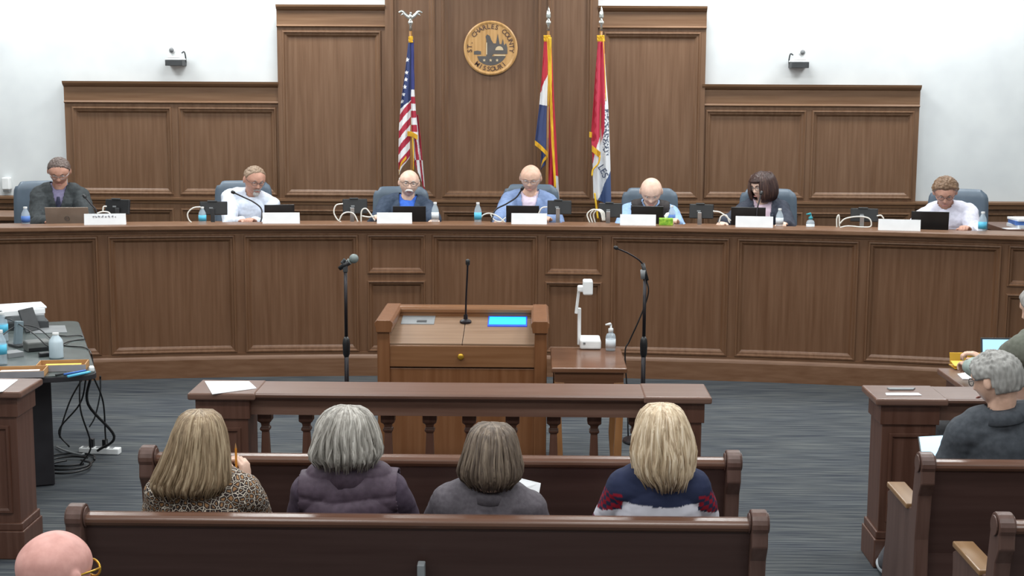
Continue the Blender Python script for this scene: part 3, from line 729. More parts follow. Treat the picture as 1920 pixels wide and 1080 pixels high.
def pump_bottle(p, label, h=.12, r=.027, liquid='bottle', pump='white', lab='label_white'):
    root = thing('sanitizer_bottle', label, 'bottle', p)
    mb = MB(); mb.lathe([(r * .95, 0), (r, .006), (r, h * .72), (r * .8, h * .86), (r * .42, h * .92), (r * .42, h), (.001, h)], n=24); mb.build('bottle_body', M[liquid], root, smooth=True)
    mb = MB(); mb.lathe([(r * 1.01, h * .16), (r * 1.01, h * .6)], n=24); mb.build('label_sticker', M[lab], root, smooth=True)
    mb = MB(); mb.lathe([(r * .5, h * .96), (r * .5, h * 1.14), (r * .2, h * 1.18), (r * .2, h * 1.34), (.001, h * 1.34)], n=16)
    mb.tube([(0, 0, h * 1.33), (-.004, -.005, h * 1.38), (-r * 1.1, -.01, h * 1.34)], [r * .22, r * .3, r * .15], 8); mb.build('pump', M[pump], root, smooth=True)
    return root
p = on(1145, 655, TZ); pump_bottle((at(1145, 640, ty1 - .08).x, ty1 - .08, TZ), 'clear pump bottle of hand sanitiser on the side table', .125, .032, lab='label_white')

# ================================================================ BALUSTRADE
BY, BH = 7.08, .88
def bx_(px, py=735, Y=BY): return at(px, py, Y).x
def baluster(root, x, z0, z1):
    H = z1 - z0; mb = MB()
    mb.lathe([(.05, 0), (.05, .05), (.038, .07), (.042, .09), (.048, .16 * H), (.036, .5 * H), (.026, .80 * H), (.024, .83 * H), (.036, .845 * H), (.036, .86 * H), (.026, .875 * H), (.03, .90 * H), (.05, .92 * H), (.05, H)], (x, BY + .13, z0), 4, square=False, rot=Matrix.Rotation(0, 3, 'Z'))
    mb.build('baluster', M['rail_wood'], root, .003, world=True)
def post(root, x0, x1, ret=0):
    y0, y1 = BY + .0, BY + .245; mb = MB()
    mb.span((x0, y0, .0), (x1, y1, BH - .13)); mb.build('post_shaft', M['rail_wood'], root, .004, world=True)
    mb = MB(); fm = flat(y0); mpanel(mb, fm, x0 + .035, x1 - .035, .24, BH - .18, prof=[(0, -.001), (.004, -.012), (.016, -.012), (.026, -.002), (.04, -.001)]); mb.build('post_panel', M['rail_wood'], root, world=True)
    mb = MB(); mb.span((x0 - .02, y0 - .02, 0), (x1 + .02, y1 + .02, .15)); mb.span((x0 - .012, y0 - .012, .15), (x1 + .012, y1 + .012, .19)); mb.build('post_plinth', M['rail_wood'], root, .006, world=True)
    mb = MB(); mb.span((x0 - .012, y0 - .012, BH - .135), (x1 + .012, y1 + .012, BH - .035)); mb.build('post_frieze', M['rail_wood'], root, .003, world=True)
    mb = MB(); mb.span((x0 - .045, y0 - .045, BH - .032), (x1 + .045, y1 + .045, BH + .004)); mb.build('post_cap', M['rail_wood_h'], root, .01, world=True, seg=3)
def railing(label, x0, x1, posts, bal):
    root = thing('balustrade', label, 'balustrade', ((x0 + x1) / 2, BY + .13, 0))
    mb = MB(); mprofile(mb, flat(BY), x0, x1, [(.03, BH - .12), (.03, BH - .035), (-.005, BH - .03), (-.018, BH - .02), (-.02, BH - .008), (-.01, BH), (.28, BH), (.29, BH - .01), (.29, BH - .02), (.27, BH - .03), (.23, BH - .035), (.23, BH - .12)]); mb.build('handrail', M['rail_wood_h'], root, world=True)
    mb = MB(); mb.span((x0, BY + .05, 0), (x1, BY + .21, .12)); mb.build('bottom_rail', M['rail_wood_h'], root, .006, world=True)
    for a, b in posts: post(root, a, b)
    for x in bal: baluster(root, x, .12, BH - .12)
    return root
X0, X1 = bx_(372, 770), bx_(1316, 775)
pwid = .25
railing('middle wooden balustrade with turned balusters in front of the lectern', X0 + .1, X1 - .1, [(X0, X0 + pwid), (X1 - pwid, X1)], [at(q, 800, BY + .13).x for q in (498, 575, 652, 728, 806, 880, 961, 1038, 1114, 1191)])
XL = bx_(31, 800); railing('left wooden balustrade ending in a square panelled post', -5.2, XL - .1, [(XL - .27, XL)], [XL - .55 - .3 * i for i in range(5)])
XR = bx_(1654, 800); railing('right wooden balustrade ending in a square panelled post', XR + .1, 5.2, [(XR, XR + .27)], [XR + .42 + .3 * i for i in range(6)])
def sheet_of(name, pts, z, mat, label, cat='paper', th=.003, group=None):
    P_ = [Vector((on(x, y, z).x, on(x, y, z).y, z + .001)) for x, y in pts]; c = sum(P_, Vector()) / len(P_)
    mb = MB(); mb.prism([p - c for p in P_], (0, 0, 0), (0, 0, th)); o = mb.build(name, M[mat]); o.location = c
    return tag(o, label, cat, group)
sheet_of('paper_sheet', [(384, 716), (467, 716), (481, 729), (398, 740)], BH + .004, 'paper', 'white paper sheets lying on the left end of the middle balustrade')
sheet_of('paper_sheet', [(-30, 712), (34, 713), (5, 735), (-40, 740)], BH + .004, 'paper', 'white sheet of paper on top of the left balustrade post')
sheet_of('paper_form', [(1660, 738), (1722, 738), (1728, 742), (1662, 742)], BH + .004, 'paper', 'thin white form lying on the right balustrade post')
sheet_of('paper_form', [(1663, 729), (1716, 729), (1712, 732), (1668, 732)], BH + .004, 'grey', 'small grey card behind the white form on the right balustrade post', 'card', .006)

# ================================================================ PEWS
def pew(label, x0, x1, Y, shift_seam=None):
    root = thing('pew', label, 'pew', ((x0 + x1) / 2, Y, 0)); H = .85
    def B(mb, name, mat, **k): return mb.build(name, mat, root, world=True, **k)
    a, b = x0 + .05, x1 - .05
    # back: leans toward the audience at the top, rail is a thick roll
    mb = MB(); mb.prism([Vector((a, Y + q, z)) for q, z in ((.0, H - .04), (.04, H - .04), (.10, .42), (.09, .18), (.06, .18), (.065, .42))], (0, 0, 0), (b - a, 0, 0)); B(mb, 'back', M['pew_dark'])
    mb = MB(); mb.prism([Vector((a, Y + q, z)) for q, z in ((-.026, H - .026), (-.026, H - .012), (-.012, H - .002), (.02, H), (.05, H - .004), (.062, H - .02), (.055, H - .045), (.03, H - .05), (-.005, H - .046), (-.018, H - .038))], (0, 0, 0), (b - a, 0, 0)); B(mb, 'top_rail', M['pew_rail'], bevel=.006, seg=3)
    mb = MB(); mb.prism([Vector((a, Y + q, z)) for q, z in ((.08, .40), (.52, .43), (.55, .42), (.55, .39), (.08, .36))], (0, 0, 0), (b - a, 0, 0)); B(mb, 'seat', M['pew_dark'], bevel=.004)
    mb = MB(); mb.span((a, Y + .02, .12), (b, Y + .05, .20)); B(mb, 'lower_rail', M['pew_rail'], bevel=.004)
    for x in (x0, x1 - .06):
        out = [(-.045, H + .0)]
        top = [(.0 + .058 * math.cos(t), H - .012 + .05 * math.sin(t)) for t in [PI + .5 - (PI + .9) * i / 12 for i in range(13)]]
        prof = top + [(.065, H - .10), (.085, .62), (.16, .60), (.44, .60), (.5, .57), (.49, .50), (.5, .35), (.54, .2), (.55, 0), (-.04, 0), (-.02, .2), (.0, .5), (-.02, .70), (-.055, H - .09)]
        mb = MB(); mb.prism([Vector((x, Y + q, z)) for q, z in prof], (0, 0, 0), (.06, 0, 0)); e = B(mb, 'end_panel', M['pew_end'], bevel=.006)
        for sx in (-.004, .064):
            m2 = MB(); m2.tube([(x + sx - .003, Y, H - .012), (x + sx + .003, Y, H - .012)], .038, 20); m2.build('scroll', M['pew_end'], e, .002, world=True)
        mb = MB(); mb.span((x - .012, Y + .12, .60), (x + .072, Y + .47, .625)); B(mb, 'armrest', M['pew_arm'], bevel=.006)
    return root
def pewX(px, py, Y): return at(px, py, Y).x
YP1, YP2 = 5.13, 5.99
p1 = pew('nearest dark pew across the middle, with its top rail lit', pewX(130, 975, YP1), pewX(1437, 985, YP1), YP1)
pewX2 = pew('middle dark pew between the four women and the balustrade', pewX(266, 865, YP2), pewX(1387, 868, YP2), YP2)
xr0 = pewX(1722, 868, YP2); p3 = pew('right hand pew behind the grey haired man, with armrest', xr0, xr0 + 2.5, YP2)
xr1 = pewX(1866, 985, YP1); p4 = pew('pew in the bottom right corner, with a pale worn armrest', xr1, xr1 + 2.5, YP1)
q = at(790, 1075, YP1 - .03); MB().box(q - Vector(p1.location), (.028, .05, .08)).build('back_bracket', M['grey'], p1, .004)

# ================================================================ LEFT TABLE WITH CLUTTER
LZ = .75
cn = on(180, 700, LZ); cf = on(146, 601, LZ); u = Vector((cf.x - cn.x, cf.y - cn.y, 0)); Lu = u.length; u.normalize(); wv = Vector((-u.y, u.x, 0))
ang = math.atan2(u.y, u.x) - PI / 2
tb = thing('folding_table', 'black edged grey green table crowded with papers and cables, far left', 'table', (cn.x, cn.y, 0), ang)
Mt = WM[tb.name]; Mti = Mt.inverted()
W = 1.3
mb = MB(); r = .08; pts = []
for (x, y, a0) in ((-r, r, -PI / 2), (-r, Lu - r, 0), (-W + r, Lu - r, PI / 2), (-W + r, r, PI)):
    pts += [Vector((x + r * math.cos(a0 + PI / 2 * i / 6), y + r * math.sin(a0 + PI / 2 * i / 6), 0)) for i in range(7)]
mb.prism(pts, (0, 0, LZ - .03), (0, 0, LZ)); mb.build('tabletop', M['table_top'], tb)
mb = MB(); mb.prism([Vector((p.x * 1.0 + (.006 if p.x > -W / 2 else -.006), p.y + (.006 if p.y > Lu / 2 else -.006), 0)) for p in pts], (0, 0, LZ - .038), (0, 0, LZ - .006)); mb.build('edge_band', M['table_black'], tb, .004)
g = on(82, 895, 0); gl = Mti @ Vector((g.x, g.y, 0))
MB().box((gl.x, gl.y + .0, .36), (.12, .42, .71)).build('leg', M['table_black'], tb, .006)
MB().box((gl.x - 1.0, gl.y, .36), (.055, .5, .71)).build('leg', M['table_black'], tb, .006)
MB().box((gl.x - .5, gl.y + .2, .5), (1.0, .02, .4)).build('modesty_panel', M['table_black'], tb, .004)
def cable(pts, mat, label, r=.004, name='cable', group=None, k=7):
    mb = MB(); P_ = crom(pts, k); c = P_[0].copy(); mb.tube([p - c for p in P_], r, 7); o = mb.build(name, M[mat], smooth=True); o.location = c; return tag(o, label, 'cable', group)
def onT(px, py, h=0):
    p = on(px, py, LZ + h); p.z = LZ + h; return p
def boxthing(name, label, cat, c, size, rz, mat, bev=.004, rx=0.0, group=None):
    o = MB().box((0, 0, size[2] / 2), size).build(name, M[mat], None, bev); o.location = c; o.rotation_euler = (rx, 0, rz); return tag(o, label, cat, group)
# stack of binders and papers
s_ = onT(38, 612)
z = LZ
for i, (nm, lb, ct, sz, mt_, dr, sx) in enumerate([
        ('binder', 'dark grey binder at the bottom of the paper stack on left table', 'binder', (.34, .30, .05), 'dark_grey', .1, 0),
        ('document_box', 'grey box file in the middle of the paper stack on left table', 'box', (.30, .26, .045), 'grey', .0, .01),
        ('paper_stack', 'thick block of white pages near the top of the left table stack', 'paper', (.28, .24, .035), 'paper', .25, .0),
        ('paper_stack', 'loose white papers on top of the stack on the left table', 'paper', (.42, .24, .012), 'paper', .12, -.05)]):
    boxthing(nm, lb, ct, (s_.x + sx, s_.y, z), sz, ang + dr, mt_, .003); z += sz[2]
sheet_of('paper_folder', [(62, 612), (122, 611), (126, 624), (56, 626)], LZ, 'grey', 'pale grey folder lying at the far end of the left table', 'folder')
def bottle(p, label, h=.20, r=.032, lab='label_blue', cap='white', mat='bottle', group=None, name='water_bottle'):
    root = thing(name, label, 'bottle', p, 0, group)
    mb = MB(); mb.lathe([(r * .9, 0), (r, .008), (r * .97, h * .3), (r, h * .34), (r, h * .62), (r * .9, h * .72), (r * .42, h * .9), (r * .4, h * .94), (.001, h * .94)], n=20); mb.build('bottle_body', M[mat], root, smooth=True)
    if lab:
        mb = MB(); mb.lathe([(r * 1.02, h * .32), (r * 1.02, h * .6)], n=20); mb.build('label_sticker', M[lab], root, smooth=True)
    mb = MB(); mb.lathe([(r * .46, h * .93), (r * .46, h), (.001, h)], n=16); mb.build('cap', M[cap], root)
    return root
p = onT(106, 671); bottle(p, 'milky white plastic bottle with white cap on left table', .155, .043, None, 'white', 'bottle_white', name='plastic_bottle')
p = onT(3, 684); bottle(p, 'clear water bottle with blue label at left table edge', .21, .034, 'label_cyan', 'white')
def tray(c, sx, sy, rz, label, inner):
    root = thing('cardboard_tray', label, 'box', c, rz)
    mb = MB(); mb.span((-sx / 2, -sy / 2, 0), (sx / 2, sy / 2, .006))
    for (a, b) in (((-sx / 2, -sy / 2, 0), (sx / 2, -sy / 2 + .006, .04)), ((-sx / 2, sy / 2 - .006, 0), (sx / 2, sy / 2, .04)), ((-sx / 2, -sy / 2, 0), (-sx / 2 + .006, sy / 2, .04)), ((sx / 2 - .006, -sy / 2, 0), (sx / 2, sy / 2, .04))): mb.span(a, b)
    mb.build('tray_body', M['tan'], root)
    MB().span((-sx * .5 - .002, -sy / 2 - .003, .002), (sx * .5 + .002, -sy / 2, .038)).build('front_face', M['tray_grey'], root)
    MB().span((-sx * .36, -sy * .3, .018), (sx * .36, sy * .3, .024)).build('card_pile', M[inner], root)
p = onT(118, 692); tray(p, .28, .16, .16, 'open tan cardboard tray with yellow cards on left table', 'yellow')
p = onT(36, 704); tray(p, .30, .16, .16, 'open tan cardboard tray with white cards on left table', 'paper')
def pen(a, b, mat, label, z=LZ + .006, r=.006, cat='pen'):
    A, B_ = on(*a, z), on(*b, z); A.z = B_.z = z
    mb = MB(); mb.tube([(0, 0, 0), (B_ - A) * .9, B_ - A], [r, r, r * .3], 8); o = mb.build('pen', M[mat], smooth=True); o.location = A; return tag(o, label, cat)
pen((120, 702), (163, 694), 'bluepen', 'blue pen lying beside the yellow card tray')
pen((127, 706), (170, 697), 'label_cyan', 'pale blue marker lying nearest the left table corner', r=.008)
pen((104, 703), (140, 697), 'dark_grey', 'dark pen among the blue pens on left table')
boxthing('paper_cup_lid', 'small white rounded box at the near corner of left table', 'box', onT(172, 696), (.03, .05, .03), ang, 'white', .008)
boxthing('tablet', 'grey tablet standing tilted beside the paper stack on left table', 'tablet', onT(62, 622) + Vector((0, 0, .004)), (.15, .012, .16), ang + .9, 'dark_grey', .004, -.35)
lt = thing('folder_stand', 'narrow grey upright stand left of the white bottle on left table', 'stand', onT(36, 649), ang + .5)
MB().box((0, 0, .008), (.09, .12, .016)).build('foot', M['dark_grey'], lt, .003)
mb = MB(); mb.box((0.004, .01, .085), (.05, .03, .15), Matrix.Rotation(.12, 3, 'Y')); mb.build('upright', plain('blue grey plastic', (122, 138, 146), .4), lt, .004)
dk = thing('docking_station', 'dark grey boxy device behind the white bottle on left table', 'electronic device', onT(70, 656), ang + .2)
MB().box((0, 0, .03), (.15, .12, .06)).build('case', plain('warm grey plastic', (92, 94, 92), .5), dk, .01)
MB().box((0, -.061, .014), (.13, .003, .02)).build('port_strip', M['black'], dk)
p = onT(6, 640); bottle(p, 'clear water bottle with blue label farther back at left table edge', .19, .034, 'label_cyan', 'white')
cable([onT(100, 628), onT(125, 630, .008), onT(150, 629, .006), onT(158, 634, -.004)], 'black', 'black cable lying across the far right side of the left table')
boxthing('sticky_note_pad', 'grey square note pad beside the near water bottle on left table', 'notepad', onT(24, 668), (.10, .10, .03), ang + .4, 'grey', .002)
boxthing('pen_case', 'small dark case left of the white bottle on left table', 'case', onT(84, 668), (.07, .05, .025), ang + .2, 'black', .006)
cable([onT(-20, 590, .16), onT(20, 600, .15), onT(62, 625, .12), onT(96, 652, .04), onT(130, 640, .006), onT(160, 636, .006)], 'black', 'black cable looping over the stack across the left table')
cable([onT(-10, 640, .12), onT(30, 612, .12), onT(70, 615, .08), onT(110, 645, .01), onT(160, 652, .006), onT(172, 668, -.02), onT(176, 700, -.25)], 'black', 'black cable crossing the left table and dropping off its edge')
random.seed(3)
for i, (a, b, lab) in enumerate([((156, 708), (112, 820), 'black cable hanging farthest left below the table corner'), ((162, 706), (130, 838), 'black cable hanging second from left below the table corner'), ((170, 706), (183, 845), 'thick black cable hanging straight down to the power strip'), ((174, 704), (200, 838), 'black cable curving to the right end of the power strip'), ((188, 706), (168, 800), 'thin black cable looping wide at right of the table corner'), ((150, 708), (150, 872), 'thin black cable reaching the floor coil under the table')]):
    pa = at(a[0], a[1], 8.75); pb = on(b[0], b[1], .04)
    m1 = pa.lerp(pb, .35) + Vector((random.uniform(-.05, .05), random.uniform(-.05, .05), 0)); m2 = pa.lerp(pb, .75) + Vector((random.uniform(-.12, .12), random.uniform(-.1, .1), -.02)); m2.z = max(m2.z, .02)
    cable([pa, m1, m2, pb], 'black', lab, .009 if i == 2 else .0055)
ps = on(188, 850, 0); r_ = thing('power_strip', 'white power strip on the carpet below the left table', 'power strip', (ps.x, ps.y, .0), -.08)
MB().box((0, 0, .02), (.27, .06, .04)).build('housing', M['white'], r_, .006)
for i in range(5):
    MB().box((-.10 + .045 * i, -.0, .041), (.028, .035, .003)).build('socket', M['grey'], r_)
for i, x in enumerate((-.055, .035)):
    MB().box((x, 0, .07), (.03, .035, .055)).build('plug', M['black'], r_, .004)
for i in range(3):
    c = on(128, 862 + 9 * i, .01); pts = [c + Vector((.17 * math.cos(t) * (1 - .1 * i), .16 * math.sin(t), .004 * i)) for t in [j * .7 + i for j in range(9)]]
    cable([Vector((q.x, q.y, .012 + .008 * i)) for q in pts], 'black', ['black cable coiled on the carpet, farthest loop by the table panel', 'black cable coiled on the carpet, middle loop by the table panel', 'black cable coiled on the carpet, nearest loop by the table panel'][i], .007)
cable([on(106, 838, .012), on(125, 846, .02), on(150, 852, .015), on(158, 851, .015)], 'grey', 'grey power strip lead running left along the carpet', .007)

# ================================================================ RIGHT COUNSEL TABLE
a = on(1757, 690, .75); b = on(1808, 735, .75)
rt = thing('counsel_table', 'brown wooden table at the right edge behind the balustrade', 'table', (a.x + .9, (a.y + 7.85) / 2, 0))
mb = MB(); mb.span((a.x, 7.85, .715), (a.x + 1.9, a.y, .75)); mb.build('tabletop', M['rail_wood_h'], rt, .008, world=True)
for X in (a.x + .04, a.x + 1.8):
    MB().span((X, 7.92, 0), (X + .05, a.y - .06, .715)).build('leg', M['rail_wood'], rt, .005, world=True)
c = on(1806, 690, .75)
gt = thing('desk_tray', 'brass coloured desk tray at the left end of the counsel table', 'tray', (c.x + .03, c.y, .75))
MB().box((0, 0, .008), (.2, .13, .008)).build('tray_plate', M['brass'], gt, .003)
MB().box((0, .045, .05), (.2, .004, .07), Matrix.Rotation(-.35, 3, 'X')).build('back_plate', M['brass'], gt, .001)
MB().box((0, -.02, .03), (.2, .09, .006), Matrix.Rotation(.15, 3, 'X')).build('top_plate', M['yellow'], gt, .001)
sheet_of('paper_sheet', [(1795, 702), (1820, 698), (1828, 712), (1805, 712)], .75, 'paper', 'white sheet of paper beside the brass tray')
c = at(1906, 650, 8.25); lt2 = thing('laptop', 'laptop with lit pale screen in front of the man in grey vest', 'laptop', (c.x, 8.3, .75), 0.0)
MB().box((0, 0, .008), (.3, .2, .016)).build('keyboard_base', M['dark_grey'], lt2, .003)
lid = MB().box((0, .12, .105), (.3, .008, .19), Matrix.Rotation(-.2, 3, 'X')).build('lid', M['dark_grey'], lt2, .002)
MB().box((0, .1145, .105), (.28, .002, .17), Matrix.Rotation(-.2, 3, 'X')).build('screen', M['pale_screen'], lid)
# ================================================================ THINGS ON THE DAIS
def rotz(a): return Matrix.Rotation(a, 3, 'Z')
PL = ['leftmost white name plate, beside the silver laptop', 'white name plate in front of the man in white shirt leaning sideways', 'white name plate in front of the man with white moustache', 'white name plate in front of the man in light blue blazer',
      'white name plate in front of the bald man in dark vest', 'white name plate in front of the woman in dark jacket', 'rightmost white name plate, left of the black laptop']
first = None
for i, (x0, x1, y0, y1) in enumerate([(158, 236, 401, 421), (491, 563, 397, 417), (705, 774, 397, 419), (957, 1027, 398, 418), (1161, 1231, 401, 422), (1378, 1450, 404, 427), (1647, 1725, 411, 434)]):
    p, a = arcp((x0 + x1) / 2, .02, DZ); 
    if first is None:
        r_ = thing('name_plate', PL[0], 'name plate', p, a, 'name plates along the ledge'); mb = MB()
        mb.prism([Vector((-.163, 0, 0)), Vector((-.163, .05, 0)), Vector((-.163, .018, .088)), Vector((-.163, .012, .088))], (0, 0, 0), (.326, 0, 0)); mb.build('card_holder', M['paper'], r_)
        first = r_
    else:
        r_ = copy_tree(first); r_.location = p; r_.rotation_euler = (0, 0, a); r_['label'] = PL[i]
        sc = (x1 - x0) / 78 * (1.0); r_.scale = (sc, 1, 1)
MB_ = MB()
for i in range(14): MB_.box((-.09 + .013 * i + .004 * math.sin(i * 3), .0055, .066 + .003 * math.sin(i * 2.3)), (.008, .002, .006 + .004 * (i % 3 == 0)), Matrix.Rotation(-.12, 3, 'X'))
o = MB_.build('faint_lettering', M['ink'], first)
# laptops seen from behind
def laptop(px, wpx, ytop, t, label, mat='black', tilt=.2, rz=0.0):
    p, a = arcp(px, t, WT); s = F / (p.y); wd = wpx / s
    h = (at(px, ytop, p.y).z - WT) / math.cos(tilt)
    root = thing('laptop', label, 'laptop', p, a + rz)
    MB().box((0, .11, .009), (wd, .22, .016)).build('keyboard_base', M[mat], root, .003)
    R_ = Matrix.Rotation(tilt, 3, 'X'); lid = MB().box(Vector((0, -.005, .014)) + R_ @ Vector((0, 0, h / 2)), (wd, .008, h), R_).build('lid', M[mat], root, .003)
    MB().box(Vector((0, .0, .014)) + R_ @ Vector((0, .0, h / 2)), (wd * .93, .002, h * .88), R_).build('screen', M['pale_screen'], lid)
    return root, lid, R_, h
r_, lid, R_, h_ = laptop(128, 80, 391, .30, 'open bronze silver laptop in front of the man in dark jacket, far left', 'laptop_silver', .22, -.1)
mb = MB(); ce = Vector((0, -.0095, .014)) + R_ @ Vector((0, 0, h_ * .42)); ring = [ce + R_ @ Vector((.019 * math.cos(t), 0, .019 * math.sin(t))) for t in [2 * PI * i / 24 for i in range(25)]]
mb.tube(ring, .0016, 5, caps=False)
for dx in (-.006, .006): mb.tube([ce + R_ @ Vector((dx - .003, 0, -.012)), ce + R_ @ Vector((dx + .003, 0, .012))], .0016, 5)
mb.build('lid_emblem', M['dark_grey'], lid)
laptop(524, 56, 386, .30, 'black laptop behind the name plate of the man in white shirt', rz=.15)
laptop(768, 62, 389, .33, 'black laptop in front of the man with white moustache')
laptop(980, 62, 388, .35, 'black laptop in front of the man in light blue blazer')
laptop(1213, 60, 389, .35, 'black laptop in front of the bald man in dark vest')
laptop(1402, 64, 391, .35, 'black laptop in front of the woman in dark jacket')
laptop(1742, 68, 399, .30, 'black laptop in front of the rightmost man in white shirt')
# tablets / monitors on stands
def monitor(x0, x1, y0, y1, sx, label, silver=True, rz=0.0):
    px = (x0 + x1) / 2; t = .32; p, a = arcp(px, t, WT); s = F / p.y
    w_ = (x1 - x0) / s; zt, zb_ = at(px, y0 + 2, p.y).z - WT, at(px, y1, p.y).z - WT
    root = thing('monitor', label, 'monitor', p, a + rz, 'small black monitors on the dais')
    R_ = Matrix.Rotation(-.18, 3, 'X'); cz = (zt + zb_) / 2
    MB().box((0, 0, cz), (w_, .03, (zt - zb_)), R_).build('screen_case', M['black'], root, .005)
    mb = MB(); mb.box((-.01, -.006, zt + .004), (w_ * .35, .025, .012), R_); mb.build('top_clip', M['dark_grey'], root, .003)
    ox = (sx - px) / s
    mb = MB(); mb.box((ox, -.03, zb_ * .5 + .03), (.034, .018, zb_ + .055), Matrix.Rotation(.1, 3, 'X')); mb.build('stand_column', M['silver' if silver else 'dark_grey'], root, .003)
    mb = MB(); mb.box((ox, -.02, .006), (.11, .12, .012)); mb.build('stand_base', M['dark_grey'], root, .004)
    MB().box((-.02, -.019, cz + .005), (.03, .003, .012), R_).build('badge', M['grey'], root)
for args in [(198, 246, 372, 402, 225, 'small black monitor right of the leftmost man, tilted', False, -.35), (376, 427, 376, 403, 400, 'small black monitor left of the man leaning sideways', False), (643, 689, 371, 401, 660, 'small black monitor left of the man with white moustache', True, .15),
             (1026, 1071, 374, 402, 1046, 'small black monitor right of the man in light blue blazer', True), (1122, 1166, 379, 408, 1139, 'small black monitor left of the bald man in dark vest', True, .1), (1292, 1337, 381, 410, 1312, 'small black monitor left of the woman in dark jacket', True, -.1), (1594, 1644, 389, 416, 1615, 'small black monitor left of the rightmost name plate', True)]:
    monitor(*args)
# bottles
def db(px, t, label, h=.2, r=.03, lab='label_blue', cap='white', z=None):
    p, a = arcp(px, t, WT if z is None else z); p.z = WT if z is None else z; bottle(p, label, h, r, lab, cap)
db(49, .24, 'water bottle with blue label, leftmost on the dais', .185, .035, 'label_blue')
db(380, .26, 'water bottle with cyan label beside the second monitor', .17, .032, 'label_cyan')
db(816, .24, 'plain water bottle right of the man with white moustache', .21, .031, 'label_white')
db(896, .24, 'water bottle with cyan label left of the man in light blue blazer', .21, .031, 'label_cyan')
db(1259, .36, 'water bottle behind the green tissue box', .19, .03, 'label_blue')
db(1461, .24, 'water bottle right of the name plate of the woman in dark jacket', .19, .031, 'label_white')
db(1841, .24, 'water bottle with cyan label, rightmost on the dais', .2, .033, 'label_cyan')
p, a = arcp(1519, .24, WT); p.z = WT; pump_bottle(p, 'small bottle with teal pump standing alone on the dais', .11, .034, 'bottle', 'teal', 'label_white')
p, a = arcp(1251, .06, DZ); tx = thing('tissue_box', 'green tissue box on the ledge before the bald man', 'tissue box', (p.x, p.y, DZ), a)
MB().box((-.01, .04, .027), (.115, .09, .054)).build('box_body', M['green'], tx, .003)
mb = MB(); mb.tube([(-.01, .04, .05), (-.012, .04, .07), (0, .035, .088), (.012, .035, .1)], [.012, .02, .018, .004], 8, flat=.5); mb.build('tissue', M['paper'], tx, smooth=True)
# white cables
def dpt(px, py, t):
    s = arcs(px, t, 1.3); return at(px, py, arc(s, t, 1.3).y)
def wc(pts, label, t=.24, mat='cable_white', r=.006): cable([dpt(x, y, t) for x, y in pts], mat, label, r)
wc([(182, 400), (192, 397), (203, 398), (208, 403)], 'white cable below the leftmost monitor'); wc([(193, 398), (194, 388), (200, 387)], 'short white lead at the side of the leftmost monitor')
wc([(376, 388), (362, 390), (352, 400), (354, 412), (362, 420)], 'white cable looping left of the second monitor')
wc([(643, 382), (630, 385), (626, 398), (632, 411), (640, 417)], 'white cable looping left of the third monitor')
wc([(636, 414), (642, 402), (653, 398), (664, 402), (672, 418)], 'white cable arching under the third monitor')
wc([(677, 418), (678, 396), (686, 391), (694, 400), (703, 414)], 'white cable loop left of the third name plate'); wc([(679, 405), (692, 407), (703, 405)], 'short white cable beside the third name plate')
wc([(898, 416), (905, 404), (918, 400), (934, 406), (948, 418)], 'white cable arching right of the cyan labelled bottle', .28); wc([(920, 402), (926, 412), (938, 416), (948, 408)], 'white cable crossing in front of the man in light blue blazer', .28)
wc([(1026, 388), (1016, 390), (1010, 400)], 'white lead at the left side of the fourth monitor', .3)
for i, lab in enumerate(['white cable coil left of the fifth monitor, outer loop', 'white cable coil left of the fifth monitor, middle loop', 'white cable coil left of the fifth monitor, inner loop']):
    wc([(1106 + 5 * i, 418), (1101 + 6 * i, 402), (1112 + 5 * i, 393), (1126 + 3 * i, 398), (1130 + 2 * i, 414)], lab, .22 + .02 * i)
wc([(1337, 396), (1350, 398), (1362, 406), (1370, 414)], 'white cable running right from the sixth monitor'); wc([(1348, 418), (1352, 406), (1362, 404), (1368, 418)], 'white cable loop right of the sixth monitor')
wc([(1569, 428), (1569, 410), (1573, 404), (1574, 426)], 'thin white loop left of the seventh monitor'); wc([(1574, 420), (1585, 410), (1610, 406), (1630, 410), (1633, 424), (1618, 426), (1590, 424), (1574, 427)], 'long flat white cable loop around the seventh monitor stand')
wc([(1644, 405), (1652, 404), (1657, 410)], 'white lead at the right side of the seventh monitor', .3)
# gooseneck microphones on the dais
def goose(tip, mid, base, label, t=.26):
    B_ = dpt(base[0], base[1], t); p, a = arcp(base[0], t, WT); root = thing('gooseneck_microphone', label, 'microphone', (B_.x, B_.y, WT))
    mb = MB(); mb.lathe([(.03, 0), (.03, .01), (.012, .02), (.010, .04), (.001, .04)], n=16); mb.build('base', M['black_metal'], root)
    T = dpt(tip[0], tip[1], t + .12); P_ = crom([Vector((B_.x, B_.y, WT + .02))] + [dpt(x, y, t + .04 * (i + 1)) for i, (x, y) in enumerate(mid)] + [T], 6)
    mb = MB(); mb.tube(P_, .0065, 8); mb.build('gooseneck', M['black_metal'], root, smooth=True, world=True)
    d = (P_[-1] - P_[-3]).normalized(); mb = MB(); mb.tube([T - d * .015, T - d * .005, T + d * .018, T + d * .025], [.008, .014, .014, .006], 12); mb.build('mic_head', M['black'], root, smooth=True, world=True)
goose((438, 361), [(491, 405), (489, 390), (474, 378), (455, 369)], (487, 414), 'gooseneck microphone arching before the man in white shirt leaning sideways')
goose((979, 354), [(928, 395), (950, 382), (968, 370)], (920, 408), 'gooseneck microphone before the man in light blue blazer')
goose((159, 369), [(181, 396), (170, 382)], (187, 405), 'gooseneck microphone before the man in dark jacket, far left')
goose((1427, 363), [(1420, 392), (1424, 376)], (1418, 412), 'gooseneck microphone reaching up to the mouth of the woman')

